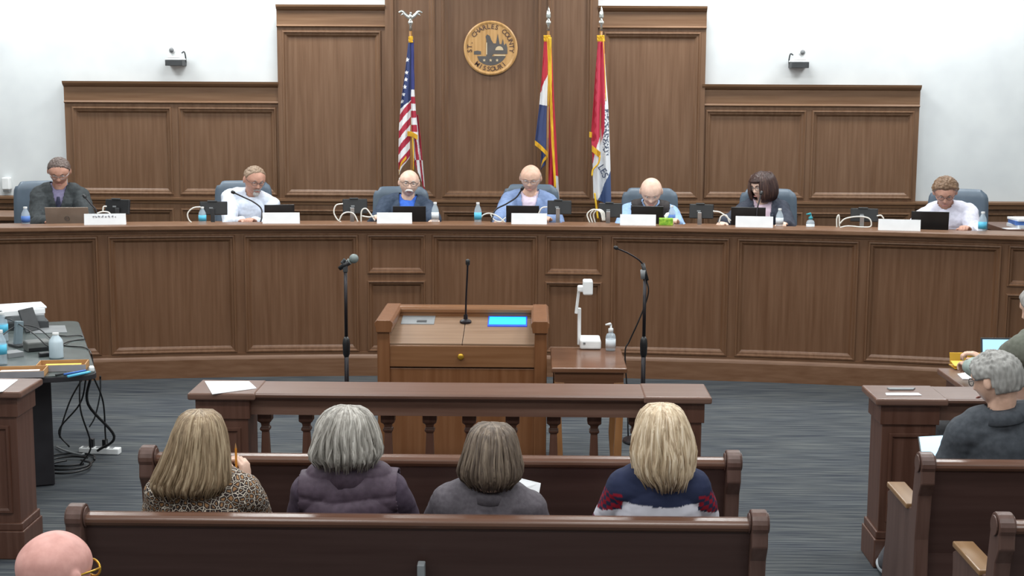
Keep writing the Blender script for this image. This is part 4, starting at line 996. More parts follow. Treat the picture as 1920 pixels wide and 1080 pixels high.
# side desks behind the dais with papers
c = at(1905, 425, 12.9); sd = thing('side_desk', 'dark wooden desk end beyond the rightmost bottle', 'desk', (c.x + .35, 13.0, FL))
zt = at(1890, 424, 12.9).z
MB().span((c.x - .18, 12.6, zt - .05), (c.x + 1.0, 13.3, zt)).build('desktop', M['rail_wood_h'], sd, .005, world=True)
MB().span((c.x - .14, 12.64, FL), (c.x + .96, 13.26, zt - .05)).build('desk_body', M['rail_wood'], sd, .005, world=True)
z = zt
for i, (lb, nm, mt_, hh, rz_) in enumerate([('grey bound report at the bottom of the stack on the right desk', 'bound_report', 'label_white', .03, .1), ('blue edged binder in the stack on the right desk', 'binder', 'label_blue', .035, -.06), ('white papers on top of the stack on the right desk', 'paper_stack', 'paper', .02, .05)]):
    boxthing(nm, lb, 'binder' if nm == 'binder' else 'papers', (c.x + .1, 12.8, z), (.34, .26, hh), rz_, mt_, .002); z += hh
boxthing('paper_sheet', 'loose white sheet before the paper stack on the right desk', 'paper', (at(1898, 430, 12.64).x, 12.665, zt), (.12, .1, .004), .3, 'paper', 0)
c = at(10, 405, 12.9); sl = thing('side_desk', 'wooden desk end at the far left edge behind the dais', 'desk', (c.x - .3, 13.2, FL)); zt = at(10, 402, 13.1).z
MB().span((c.x - 1.0, 12.9, zt - .04), (c.x + .1, 13.5, zt)).build('desktop', M['dais_wood_h'], sl, .005, world=True)
MB().span((c.x - .96, 12.94, FL), (c.x + .06, 13.46, zt - .04)).build('desk_body', M['dais_wood'], sl, .005, world=True)

# ================================================================ CHAIRS ON THE DAIS
def make_chair(p, rz, label, grp):
    root = thing('office_chair', label, 'chair', p, rz, grp)
    # backrest: curved rounded slab, top at 1.0 above the floor
    def back(u, v):
        x = (u - .5) * 2; w_ = .255 * (1 - .06 * v ** 2 * 1) ; r_ = 1 - (max(0, v - .82) / .18) ** 2 * .10
        return Vector((x * w_ * r_, .26 + .045 * (1 - x * x) + .05 * v, .46 + .56 * v))
    mb = MB(); nu, nv = 16, 16; fr = [[None] * (nu + 1) for _ in range(nv + 1)]; bk = [[None] * (nu + 1) for _ in range(nv + 1)]
    for j in range(nv + 1):
        for i in range(nu + 1):
            u, v = i / nu, j / nv; q = back(u, v)
            e = (1 - (abs(u - .5) * 2) ** 6) * (1 - (abs(v - .5) * 2) ** 8)
            cx = max(0, abs(u - .5) * 2 - .8) / .2; cy = max(0, abs(v - .5) * 2 - .86) / .14; cut = cx * cx * cy * .035
            q.x -= math.copysign(cut, u - .5); q.z -= math.copysign(cut * (1 if v > .5 else -1), 1)
            fr[j][i] = mb.bm.verts.new(q + Vector((0, -.035 * e ** .5 - .002, 0))); bk[j][i] = mb.bm.verts.new(q + Vector((0, .03 * e ** .5 + .002, 0)))
    for j in range(nv):
        for i in range(nu):
            mb.bm.faces.new((fr[j][i], fr[j][i + 1], fr[j + 1][i + 1], fr[j + 1][i])); mb.bm.faces.new((bk[j][i], bk[j + 1][i], bk[j + 1][i + 1], bk[j][i + 1]))
    for j in range(nv):
        for i in (0, nu): mb.bm.faces.new((fr[j][i], fr[j + 1][i], bk[j + 1][i], bk[j][i]))
    for i in range(nu):
        for j in (0, nv): mb.bm.faces.new((fr[j][i], fr[j][i + 1], bk[j][i + 1], bk[j][i]))
    mb.build('backrest', M['chair'], root, smooth=True)
    MB().box((0, .02, .43), (.5, .48, .09)).build('seat', M['chair'], root, .03, seg=3)
    mb = MB(); mb.cone((0, 0, .09), (0, 0, .39), .03, .025); mb.build('column', M['black'], root)
    for k in range(5):
        t = 2 * PI * k / 5 + .3
        mb = MB(); mb.tube([(0, 0, .11), (.28 * math.cos(t), .28 * math.sin(t), .07)], [.025, .015], 8); mb.sphere((.29 * math.cos(t), .29 * math.sin(t), .03), .03, 10, 8); mb.build('leg', M['black'], root)
    for sx in (-1, 1):
        mb = MB(); mb.tube(crom([(sx * .24, .1, .42), (sx * .28, .1, .5), (sx * .28, .08, .6), (sx * .28, -.1, .61)], 4), .016, 8); mb.build('armrest', M['black'], root)
    return root
CL = ['blue grey leather chair behind the man in dark jacket, far left', 'blue grey leather chair behind the man leaning sideways in white shirt', 'blue grey leather chair behind the man with white moustache', 'blue grey leather chair behind the man in light blue blazer', 'blue grey leather chair behind the bald man in dark vest', 'blue grey leather chair behind the woman in dark jacket', 'blue grey leather chair behind the rightmost man in white shirt']
proto = None
for i, (px, ytop, rz_) in enumerate([(92, 339, .25), (452, 339, .0), (752, 350, .05), (994, 346, 0), (1218, 353, 0), (1438, 354, -.05), (1789, 354, -.15)]):
    p, a = arcp(px, 1.08, 1.3); topz = at(px, ytop, p.y + .3).z; p.z = FL
    if proto is None: r_ = make_chair(p, a + rz_, CL[0], 'leather chairs behind the dais'); proto = r_
    else: r_ = copy_tree(proto); r_.location = p; r_.rotation_euler = (0, 0, a + rz_); r_['label'] = CL[i]
    r_.scale = (1.04, 1, (topz - FL) / 1.02)
# ================================================================ PEOPLE
def finish(bm, voxel, smooth=2, cut=None, solid=0.0, fold=0.0, foldscale=9.0, seed=0, keep=None):
    """fuse overlapping volumes into one continuous surface"""
    me = bpy.data.meshes.new('tmp'); bm.to_mesh(me); bm.free()
    o = bpy.data.objects.new('tmp', me); C.objects.link(o)
    r = o.modifiers.new('r', 'REMESH'); r.mode = 'VOXEL'; r.voxel_size = voxel
    if smooth: s = o.modifiers.new('s', 'SMOOTH'); s.iterations = smooth; s.factor = .5
    bpy.context.view_layer.update()
    m2 = bpy.data.meshes.new_from_object(o.evaluated_get(bpy.context.evaluated_depsgraph_get())); bpy.data.objects.remove(o)
    if fold:
        bm = bmesh.new(); bm.from_mesh(m2); bm.normal_update()
        for v in bm.verts:
            q = v.co * foldscale + Vector((seed, 0, 0)); q.z *= 1.7
            d = noise.noise(q) + .5 * abs(noise.noise(q * 2.1)) ; v.co += v.normal * d * fold
        bm.to_mesh(m2); bm.free()
    if cut or solid:
        bm = bmesh.new(); bm.from_mesh(m2)
        if cut:
            bmesh.ops.delete(bm, geom=[f for f in bm.faces if cut(f.calc_center_median())], context='FACES')
        bm.to_mesh(m2); bm.free()
        if solid:
            o = bpy.data.objects.new('tmp', m2); C.objects.link(o); s = o.modifiers.new('s', 'SOLIDIFY'); s.thickness = solid; s.offset = 1
            bpy.context.view_layer.update(); m3 = bpy.data.meshes.new_from_object(o.evaluated_get(bpy.context.evaluated_depsgraph_get())); bpy.data.objects.remove(o); m2 = m3
    return m2
def g2(a, b, sa, sb): return math.exp(-(a / sa) ** 2 - (b / sb) ** 2)
def headpt(d, k=1.0, jowl=0.0):
    """unit direction -> point on a head facing -Y, crown +Z"""
    x, y, z = d
    X, Y, Z = .079 * x, .098 * y, .117 * z
    if z < 0:
        t = -z; X *= 1 - (.30 - jowl) * t ** 1.7; Y *= 1 - (.36 * t ** 1.5 if y > 0 else .06 * t)
        if y < 0: Z *= 1 - .04 * (-y)
    else:
        b_ = .13 * math.sin(PI * min(1, z * 1.02)) if z < .98 else 0; X *= 1 + b_; Y *= 1 + b_ * .8; Z *= 1 - .05 * z * z
    if y < -.3:
        f = (-y - .3) / .7; Y *= 1 - .05 * f * (1 - abs(z))
    if y < 0:
        o = 0.0; w = min(1, -y * 2.2)
        zz = Z
        if zz < .022 and zz > -.045:
            pr = max(0, min(1, (.022 - zz) / .045)) if zz > -.026 else max(0, 1 - (-.026 - zz) / .013)
            o += .024 * pr * math.exp(-(X / (.009 + .006 * pr)) ** 2)
        o += .005 * g2(abs(X) - .012, zz + .028, .008, .008)
        o -= .013 * g2(abs(X) - .031, zz - .010, .014, .010)
        o += .005 * g2(abs(X) - .026, zz - .030, .022, .008)
        o += .005 * g2(abs(X) - .042, zz + .022, .018, .018)
        o += .006 * g2(X, zz + .054, .020, .005) + .006 * g2(X, zz + .068, .017, .006) - .005 * g2(X, zz + .061, .022, .0025)
        o += .008 * g2(X, zz + .096, .018, .014)
        Y -= o * w
    return Vector((X, Y, Z)) * k
def add_head(bm, Mh, k=1.0, jowl=0.0, n=72, m=60):
    vs_ = []; top = bm.verts.new(Mh @ headpt((0, 0, 1), k, jowl)); bot = bm.verts.new(Mh @ headpt((0, 0, -1), k, jowl))
    for j in range(1, m):
        t = PI * j / m; vs_.append([bm.verts.new(Mh @ headpt((math.sin(t) * math.cos(2 * PI * i / n), math.sin(t) * math.sin(2 * PI * i / n), math.cos(t)), k, jowl)) for i in range(n)])
    for i in range(n):
        bm.faces.new((top, vs_[0][i], vs_[0][(i + 1) % n])); bm.faces.new((bot, vs_[-1][(i + 1) % n], vs_[-1][i]))
        for a, b in zip(vs_, vs_[1:]): bm.faces.new((a[i], b[i], b[(i + 1) % n], a[(i + 1) % n]))
def add_ball(bm, c, r, R=None): 
    mb = MB.__new__(MB); mb.bm = bm; mb.sphere(c, r, 24, 16, R)
def add_cap(bm, pts, rs, n=20, flat=1.0, fd=None):
    mb = MB.__new__(MB); mb.bm = bm; mb.tube(pts, list(rs), n, True, 0, flat, fd)
    mb.sphere(pts[0], rs[0] * (1 if flat == 1 else .9)); mb.sphere(pts[-1], rs[-1] * (1 if flat == 1 else .9))
def add_hand(bm, W_, d, pn, side, curl=.7, spread=.06, k=1.0):
    """W_ wrist, d hand direction, pn palm normal, side +1/-1 = which side the thumb is on (along d x pn)"""
    d = d.normalized(); pn = (pn - d * pn.dot(d)).normalized(); s = d.cross(pn) * side
    R = Matrix((s, d, pn)).transposed()
    add_ball(bm, W_ + d * .045 * k, (.040 * k, .052 * k, .016 * k), R)
    add_ball(bm, W_ + d * .022 * k + s * .012 * k + pn * .004 * k, (.024 * k, .034 * k, .017 * k), R)
    for i, (o, L) in enumerate(((.028, .072), (.0095, .08), (-.0095, .074), (-.027, .058))):
        b = W_ + d * (.084 - .004 * abs(i - 1)) * k + s * o * k; a = 0.0; dd = d + s * (o * spread * 20); dd.normalize(); pts = [b - dd * .02 * k, b]
        for seg in range(3):
            a += curl * (.75 + .25 * seg); v = dd * math.cos(a) + pn * math.sin(a); pts.append(pts[-1] + v * L * k * (.45, .31, .24)[seg])
        add_cap(bm, pts, [.0095 * k, .0095 * k, .0088 * k, .0082 * k, .0068 * k], 12)
    b = W_ + d * .022 * k + s * .028 * k; v1 = (d * .75 + s * .65 + pn * .25).normalized(); v2 = (d * .9 + s * .15 + pn * .45).normalized()
    add_cap(bm, [b - v1 * .01, b + v1 * .034 * k, b + v1 * .034 * k + v2 * .03 * k, b + v1 * .034 * k + v2 * .052 * k], [.013 * k, .011 * k, .0098 * k, .008 * k], 12)
def ik(S, T, l1, l2, pole):
    v = T - S; L = v.length
    if L > (l1 + l2) * .995: T = S + v * ((l1 + l2) * .995 / L); v = T - S; L = v.length
    a = (l1 * l1 - l2 * l2 + L * L) / (2 * L); h = math.sqrt(max(0, l1 * l1 - a * a)); u = v / L
    p = pole - u * pole.dot(u); p.normalize(); return S + u * a + p * h, T
skins = {}
def skin(name, c): 
    if name not in skins:
        skins[name] = noise_mat(name, tuple(max(0, v - 12) for v in c), tuple(min(255, v + 6) for v in c), (26, 26, 26), .5, 0, 4, .05, .35)
    return skins[name]
EYEW = plain('eye white', (215, 210, 205), .3); EYED = plain('dark iris', (45, 35, 30), .2); LIP = plain('lip', (176, 116, 106), .5)
M_LENS = glass('clear lens', (160, 150, 150), .3, .05)
class Person: pass
def person(label, cat_loc, rz, head, hpr, skin_c, k=1.0, sw=.19, belly=0.0, hands=None, jowl=0.0, voxel=.006, poles=None, curl=.7, palms=None, lean_side=0.0, pelvis_dx=0.0, legs=True, seat=.46, feet=None, nd=.168):
    """cat_loc: floor point under the seat; head: world head centre; hpr: head yaw,pitch,roll; hands: world wrists (R,L)"""
    root = thing('person', label, 'person', cat_loc, rz)
    inv = WM[root.name].inverted(); P = Person(); P.root = root; P.inv = inv; P.k = k
    Hc = inv @ Vector(head); pel = Vector((pelvis_dx, 0, seat + .09)); P.Hc = Hc
    Mh = Matrix.Translation(Hc) @ Matrix.Rotation(hpr[0], 4, 'Z') @ Matrix.Rotation(hpr[1], 4, 'X') @ Matrix.Rotation(hpr[2], 4, 'Y'); P.Mh = Mh
    hd = Mh.to_3x3()
    # neck base: below and slightly behind the skull
    U = (Hc - pel).normalized(); L = (Hc - pel).length
    fwd = Vector((0, -1, 0)); fwd = (fwd - U * fwd.dot(U)).normalized(); Rg = U.cross(fwd) * -1; Rg = fwd.cross(U)
    # Rg = person's right?  keep Rx = +x-ish
    Rx = Rg if Rg.x > 0 else -Rg
    P.U, P.F, P.R = U, fwd, Rx
    nb = pel + U * (L - nd * k) - fwd * .015; P.nb = nb; tl = (nb - pel).length; ts = tl / .50; P.ts = ts
    tilt = Vector((0, 0, lean_side))
    shc = pel + U * (tl - .045); P.shc = shc
    shR, shL = shc - Rx * (sw - .045) - tilt * 1.0, shc + Rx * (sw - .045) + tilt * 1.0
    P.sh = [shR, shL]; Rm = Matrix((Rx, fwd, U)).transposed(); P.Rm = Rm
    # default hands
    if hands is None: hands = [None, None]
    arms = []
    for i, sgn in ((0, -1), (1, 1)):
        T = inv @ Vector(hands[i]) if hands[i] is not None else pel + Vector((sgn * .16, -.36, .10))
        pole = poles[i] if poles and poles[i] is not None else Vector((sgn * .55, .35, -1))
        E, T = ik(P.sh[i], T, .30 * k, .26 * k, pole); arms.append((P.sh[i], E, T))
    P.arms = arms
    def torso(bm, g, arm=True, armto=1.0, waist=True):
        add_ball(bm, pel + U * .02, (.165 + g + belly * .4, .125 + g + belly * .3, .13 + g), Rm)
        add_ball(bm, pel + U * tl * .33 + fwd * (belly * .4 + .01), (.150 + g + belly * .6, .112 + g + belly * .6, .18 * ts + g), Rm)
        add_ball(bm, pel + U * tl * .66 + fwd * .005, (sw * .87 + g, .112 + g + belly * .15, .20 * ts + g), Rm)
        add_cap(bm, [shR, shc - fwd * .02 + U * .008, shL], (.056 * k + g, .066 + g, .056 * k + g), 20)
        for s_ in (shR, shL): add_cap(bm, [nb + U * .012 - fwd * .005, s_.lerp(nb, .35) + U * .022, s_], (.050 * k + g * .6, .048 * k + g, .050 * k + g), 18)
        if arm:
            for S_, E, T in arms:
                W_ = E.lerp(T, min(1, max(0, armto - .5) * 2 - .06)) if armto > .5 else E
                if armto >= .5: add_cap(bm, [S_, S_.lerp(E, .5), E], (.056 * k + g, .050 * k + g, .043 * k + g), 18); 
                else:
                    e2 = S_.lerp(E, armto * 2); add_cap(bm, [S_, e2], (.056 * k + g, .052 * k + g * 1.3), 18)
                if armto > .5: add_cap(bm, [E, E.lerp(W_, .4), W_], (.043 * k + g, .040 * k + g, .030 * k + g), 18)
    P.torso = torso
    bm = bmesh.new(); torso(bm, 0); add_head(bm, Mh, k, jowl)
    for sx in (-1, 1): add_ball(bm, Mh @ (Vector((sx * .084, .008, -.002)) * k), Vector((.011, .018, .031)) * k, hd @ Matrix.Rotation(sx * .35, 3, 'Z') @ Matrix.Rotation(-.15, 3, 'X'))
    add_cap(bm, [nb - U * .03, nb + U * .03, Mh @ (Vector((0, .022, -.05)) * k)], (.062 * k, .056 * k, .056 * k), 24)
    for i, (S_, E, T) in enumerate(arms):
        add_cap(bm, [E, E.lerp(T, .35), T], (.043 * k, .041 * k, .027 * k), 18)
        pd = palms[i] if palms and palms[i] is not None else (None, None)
        d = Vector(pd[0]) if pd[0] is not None else (T - E).normalized(); pn = Vector(pd[1]) if pd[1] is not None else Vector((0, 0, -1))
        if abs(pn.normalized().dot(d.normalized())) > .95: pn = Vector((0, -1, 0))
        cr = d.normalized().cross((pn - d * pn.dot(d) / d.length_squared).normalized())
        # thumb side: right hand palm down, fingers -Y -> thumb towards +x (left)
        side = 1 if (cr.dot(Rx) * (1 if i == 0 else -1)) > 0 else -1
        add_hand(bm, T, d, pn, side, curl, k=k)
    if legs:
        P.legs = []
        for sgn in (-1, 1):
            h = pel + Vector((sgn * .09, -.02, -.01)); kn = Vector((pel.x + sgn * .13, -.44, seat + .05)); an = Vector((pel.x + sgn * .13, -.42, .09))
            if feet: an = inv @ Vector(feet[0 if sgn < 0 else 1]); kn = Vector(((h.x + an.x) / 2, -.40, seat + .06))
            P.legs.append((h, kn, an))
            add_cap(bm, [h, h.lerp(kn, .5), kn], (.085, .075, .058), 18); add_cap(bm, [kn, kn.lerp(an, .4), an], (.056, .052, .036), 18); add_cap(bm, [an + Vector((0, .02, -.045)), an + Vector((0, -.13, -.06))], (.036, .03), 14)
    P.skin = skin_c
    P.body = from_mesh('body', finish(bm, voxel, 1), skin_c, root)
    return P
def add_eyes(P, open_=.5, brow=None):
    k = P.k
    for sx in (-1, 1):
        e = P.Mh @ (Vector((sx * .031, -.0775, .010)) * k); mb = MB(); R = P.Mh.to_3x3()
        mb.sphere(e, (.0125 * k, .0115 * k, .0105 * k * max(.35, open_)), 14, 10, R); mb.sphere(e + R @ Vector((0, -.0085 * k, -.001)), (.0055 * k, .0045 * k, .0055 * k * max(.5, open_)), 12, 8, R, mi=1)
        mb.build('eye', [EYEW, EYED], P.root, smooth=True)
        if brow:
            mb = MB(); mb.tube([P.Mh @ (Vector((sx * .015, -.0965, .028)) * k), P.Mh @ (Vector((sx * .03, -.094, .034)) * k), P.Mh @ (Vector((sx * .048, -.079, .029)) * k)], [.004, .0045, .002], 8); mb.build('eyebrow', brow, P.root, smooth=True)
    mb = MB(); mb.sphere(P.Mh @ (Vector((0, -.0985, -.061)) * k), (.021 * k, .006 * k, .0055 * k), 16, 8, P.Mh.to_3x3()); mb.build('mouth', LIP, P.root, smooth=True)
def glasses(P, mat='dark_grey', r=.020, th=.0016, drop=0.0):
    k = P.k; mb = MB(); f = lambda x, y, z: P.Mh @ (Vector((x, y, z + drop)) * k)
    for sx in (-1, 1):
        mb.tube([f(sx * .033 + r * 1.15 * math.cos(t), -.1 + .006 * abs(math.cos(t)) * (1 if math.cos(t) * sx > 0 else 0), .008 + r * .8 * math.sin(t)) for t in [2 * PI * i / 20 for i in range(21)]], th * k, 6, caps=False)
        mb.tube([f(sx * (.033 + r * 1.1), -.094, .012), f(sx * .076, -.06, .014), f(sx * .083, .01, .012), f(sx * .081, .035, -.004)], th * k, 6)
    mb.tube([f(-.009, -.1, .012), f(0, -.106, .015), f(.009, -.1, .012)], th * k, 6)
    o = mb.build('glasses', M[mat], P.root, smooth=True)
    for sx in (-1, 1):
        mb = MB(); mb.lathe([(r * .98 * k, 0), (r * .98 * k, .0012)], f(sx * .033, -.0985, .008), 20, rot=P.Mh.to_3x3() @ Matrix.Rotation(PI / 2, 3, 'X')); mb.build('lens', M_LENS, o, smooth=True)
def shell_hair(P, mat, region, thick=.012, name='hair', jowl=0.0, lumps=.004, scale=30, n=96, m=72):
    """scalp hair: region(dir)->0..1 ; outside the region the shell sinks under the skin"""
    bm = bmesh.new(); k = P.k; rows = []
    def pt(d):
        g = max(0, min(1, region(d))); b = headpt(d, k, jowl); nrm = Vector((d[0] / .076, d[1] / .098, d[2] / .118)).normalized()
        s = noise.noise(Vector((d[0] * scale * .3, d[1] * scale * .3, d[2] * 2 + P.Hc.x * 7))) ; t = -.010 + (thick + .010) * g + lumps * s * g
        return P.Mh @ (b + nrm * t)
    top = bm.verts.new(pt((0, 0, 1))); bot = bm.verts.new(pt((0, 0, -1)))
    for j in range(1, m):
        t = PI * j / m; rows.append([bm.verts.new(pt((math.sin(t) * math.cos(2 * PI * i / n), math.sin(t) * math.sin(2 * PI * i / n), math.cos(t)))) for i in range(n)])
    for i in range(n):
        bm.faces.new((top, rows[0][i], rows[0][(i + 1) % n])); bm.faces.new((bot, rows[-1][(i + 1) % n], rows[-1][i]))
        for a, b in zip(rows, rows[1:]): bm.faces.new((a[i], b[i], b[(i + 1) % n], a[(i + 1) % n]))
    me = bpy.data.meshes.new('t'); bm.to_mesh(me); bm.free(); return from_mesh(name, me, mat, P.root)
def sstep(a, b, x): t = max(0, min(1, (x - a) / (b - a))); return t * t * (3 - 2 * t)
def short_hair(front=.62, side=-.05):
    # d: hairline height varies from forehead (front) to ears/nape
    def f(d):
        x, y, z = d; fr = max(0, -y)
        line = -.42 + (front + .42) * sstep(-.15, .75, fr) + (side + .2) * (1 - abs(y)) * .6 + .05 * noise.noise(Vector((x * 5, y * 5, 1)))
        ear = math.exp(-((abs(x) - 1) / .35) ** 2 - ((y - .06) / .22) ** 2) * (1 - sstep(.12, .3, z))
        return sstep(line - .07, line + .22, z) * (1 - ear)
    return f
def fringe_hair(d):
    x, y, z = d; return sstep(-.5, -.4, z) * (1 - sstep(.22, .5, z)) * sstep(-.25, .0, y)
def garment(P, name, mat, g=.014, armto=1.0, cut=None, solid=.004, fold=.006, fs=9, voxel=.008, neck=.066, skirt=True, arms=True):
    bm = bmesh.new(); P.torso(bm, g, arms, armto)
    nb = P.nb
    def c(p):
        q = p - nb; h = q.dot(P.U); rad = (q - P.U * h).length
        if h > -.005 and rad < neck: return True
        if cut:
            q = p - P.shc; return cut(q.dot(P.R), q.dot(P.F), q.dot(P.U))
        return False
    me = finish(bm, voxel, 3, c, solid, fold, fs, P.Hc.x * 5)
    return from_mesh(name, me, mat, P.root)
def collar(P, mat, r=.066, h=.035, gap=.5, name='collar', flare=.012, lift=0.0):
    rows = []; me = bpy.data.meshes.new(name); n = 36; V, Fc = [], []
    base = P.nb + P.U * (.008 + lift)
    for (rr, hh) in ((r + flare * 1.6, -.006), (r + flare * .4, h * .6), (r - .004, h), (r + flare * .8, h * .75), (r + flare * 2.6, -.012 + h * .1)):
        for i in range(n + 1):
            a = gap + (2 * PI - 2 * gap) * i / n      # 0 = front
            dip = .028 * max(0, math.cos(a)) ** 2
            V.append(base + (P.F * math.cos(a) * (rr * 1.05) + P.R * math.sin(a) * rr) + P.U * (hh - dip))
    for j in range(4):
        for i in range(n): Fc.append((j * (n + 1) + i, j * (n + 1) + i + 1, (j + 1) * (n + 1) + i + 1, (j + 1) * (n + 1) + i))
    me.from_pydata(V, [], Fc); o = from_mesh(name, me, mat, P.root); s = o.modifiers.new('s', 'SOLIDIFY'); s.thickness = .003; return o
def trousers(P, mat, shoes=('black', 'black')):
    bm = bmesh.new(); pel = P.legs[0][0].lerp(P.legs[1][0], .5)
    add_ball(bm, pel + Vector((0, .02, .01)), (.185, .145, .13))
    for h, kn, an in P.legs: add_cap(bm, [h, h.lerp(kn, .5), kn], (.1, .09, .072), 18); add_cap(bm, [kn, kn.lerp(an, .5), an], (.07, .066, .06), 18)
    from_mesh('trousers', finish(bm, .012, 2), mat, P.root)
    for (h, kn, an), sm_ in zip(P.legs, shoes):
        mb = MB(); mb.tube([an + Vector((0, .055, -.05)), an + Vector((0, .0, -.035)), an + Vector((0, -.09, -.05)), an + Vector((0, -.18, -.062))], [.034, .046, .042, .028], 16, flatdir=(1, 0, 0)); mb.build('shoe', M[sm_], P.root, smooth=True)
def lapels(P, jacket, mat, w0=.035, top=-.0, bot=-.26, vw=.05):
    bvh = BVHTree.FromPolygons([v.co for v in jacket.data.vertices], [p.vertices for p in jacket.data.polygons])
    for sx in (-1, 1):
        V, Fc, nr = [], [], 14
        for j in range(nr + 1):
            t = j / nr; uu = top + (bot - top) * t; xi = vw * (1 - t) + .004; wd = w0 * (math.sin(PI * min(1, t * .9 + .25)) * .9 + .1)
            for q in range(4):
                x = sx * (xi - .004 + wd * q / 3); o_ = P.shc + P.R * x + P.U * uu + P.F * .5
                hit = bvh.ray_cast(o_, -P.F, .8); p = hit[0] if hit[0] is not None else o_ - P.F * .36
                V.append(p + P.F * (.006 + (.003 if q == 3 else 0)))
        for j in range(nr):
            for q in range(3): a = j * 4 + q; Fc.append((a, a + 1, a + 5, a + 4))
        me = bpy.data.meshes.new('lapel'); me.from_pydata(V, [], Fc); o = from_mesh('lapel', me, mat, P.root); s = o.modifiers.new('s', 'SOLIDIFY'); s.thickness = .004; s.offset = 0
def vcut(w, top, bot):
    return lambda x, f, u: f > 0 and bot < u and abs(x) < w * (u - bot) / (top - bot)
def seatpt(px, t=1.07):
    p, a = arcp(px, t, 1.4); return Vector((p.x, p.y, FL)), a
def T_(name, c, r=.75, s=40, b=.15): return noise_mat(name, tuple(max(0, v - 7) for v in c), tuple(min(255, v + 5) for v in c), (s, s, s), r, 0, 3, b, .25)

def desk(px, t=.42): p, a = arcp(px, t, WT); return Vector((p.x, p.y, WT + .03))
FLESH = skin('pinkish skin', (198, 150, 130)); FLESH2 = skin('light rosy skin', (220, 180, 158)); FLESH3 = skin('pale skin', (228, 192, 172))
# -- 1: dark jacket, far left
p, a = seatpt(112); H1 = at(111, 321, p.y - .15)
P = person('person in dark grey jacket, purple shirt and tie reading with head bowed, far left', p, a, H1, (.02, .55, .03), FLESH, 1.06, .205, .02, [desk(90, .5), desk(150, .5)])
add_eyes(P, .3, plain('brown brow', (90, 70, 60)))
shell_hair(P, hairmat('greying brown hair', (84, 72, 68), (106, 92, 86), (130, 116, 108)), short_hair(.66), .006, lumps=.008); glasses(P, 'silver')
garment(P, 'shirt', T_('lavender shirt', (122, 116, 144)), .008); collar(P, T_('lavender collar', (140, 134, 164)), gap=.35, flare=.014)
mb = MB(); q = [P.shc + P.F * (.13 + .012 * i) + P.U * (.035 - .05 * i) for i in range(6)]; mb.tube(q, [.012, .02, .016, .022, .026, .028], 8, flat=.35, flatdir=P.F); mb.build('necktie', T_('dark blue tie', (44, 46, 66)), P.root, smooth=True)
garment(P, 'jacket', T_('dark grey jacket', (58, 62, 64)), .024, cut=vcut(.05, .06, -.12), neck=.08, fold=.010); trousers(P, T_('dark trousers', (40, 42, 48)))
# -- 2: white shirt, leaning to the right of the picture
p, a = seatpt(455); H2 = at(477, 337, p.y - .25)
P = person('person with grey goatee in white shirt leaning sideways towards the microphone', p, a, H2, (.42, .38, .05), FLESH, 1.06, .225, .05, [desk(452, .42), desk(478, .40)], curl=.9, voxel=.005)
add_eyes(P, .35, plain('grey brow', (120, 108, 100)))
shell_hair(P, hairmat('short sandy grey hair', (120, 100, 82), (146, 124, 104), (168, 148, 128)), short_hair(.76), .005, lumps=.008); glasses(P, 'dark_grey')
mb = MB(); R = P.Mh.to_3x3(); mb.sphere(P.Mh @ Vector((0, -.088, -.094)), (.028, .022, .026), 16, 12, R); mb.tube([P.Mh @ Vector((-.028, -.092, -.06)), P.Mh @ Vector((0, -.11, -.048)), P.Mh @ Vector((.028, -.092, -.06))], .007, 10)
mb.build('goatee', hairmat('grey beard', (130, 124, 120), (160, 154, 150), (190, 186, 182)), P.root, smooth=True)
garment(P, 'shirt', T_('white blue shirt', (214, 222, 236), .7), .014, fold=.011); collar(P, T_('white collar', (216, 224, 238)), gap=.45, flare=.02); trousers(P, T_('khaki trousers', (120, 108, 90)))
# -- 3: bald with white moustache
p, a = seatpt(757); H3 = at(767, 343, p.y - .08)
P = person('person with bald head, glasses and white moustache in dark blazer over blue shirt', p, a, H3, (.10, .10, .08), FLESH3, 1.03, .215, .05, [desk(706, .6), desk(816, .42)], jowl=.06)
add_eyes(P, .8, plain('pale brow', (190, 180, 172)))
shell_hair(P, hairmat('white fringe hair', (180, 172, 166), (205, 200, 194), (225, 220, 216)), fringe_hair, .006); glasses(P, 'dark_grey', .024)
WHH = hairmat('white moustache hair', (200, 192, 182), (222, 216, 208), (236, 232, 226))
mb = MB(); mb.tube([P.Mh @ Vector((x, y, z)) for x, y, z in ((-.036, -.088, -.064), (-.02, -.106, -.05), (0, -.114, -.046), (.02, -.106, -.05), (.036, -.088, -.064))], [.004, .010, .010, .010, .004], 10); mb.build('moustache', WHH, P.root, smooth=True)
garment(P, 'shirt', T_('bright blue shirt', (60, 105, 200)), .008); collar(P, T_('pale blue collar', (150, 185, 225)), gap=.4, flare=.014)
j = garment(P, 'blazer', T_('slate dark blazer', (58, 70, 88)), .024, cut=vcut(.07, .06, -.24), neck=.078, fold=.009); lapels(P, j, T_('slate lapel', (62, 74, 92)), vw=.055); trousers(P, T_('dark trousers b', (45, 48, 56)))
# -- 4: light blue blazer
p, a = seatpt(988); H4 = at(995, 334, p.y - .12)
P = person('person with bald head in light blue blazer and open pink shirt looking down', p, a, H4, (-.08, .38, .02), FLESH2, 1.06, .215, .01, [desk(935, .42), desk(1030, .55)])
add_eyes(P, .4, plain('fair brow', (170, 150, 132)))
shell_hair(P, hairmat('sparse grey hair', (150, 132, 116), (176, 160, 146), (200, 188, 176)), fringe_hair, .006); glasses(P, 'silver')
garment(P, 'shirt', T_('pale pink shirt', (216, 200, 216)), .008, neck=.072); collar(P, T_('pale pink collar', (222, 208, 222)), gap=.5, flare=.016)
j = garment(P, 'blazer', T_('light blue blazer cloth', (122, 142, 180)), .024, cut=vcut(.07, .06, -.27), neck=.08, fold=.008); lapels(P, j, T_('light blue lapel', (132, 152, 190)), vw=.058); trousers(P, T_('navy trousers', (40, 46, 66)))
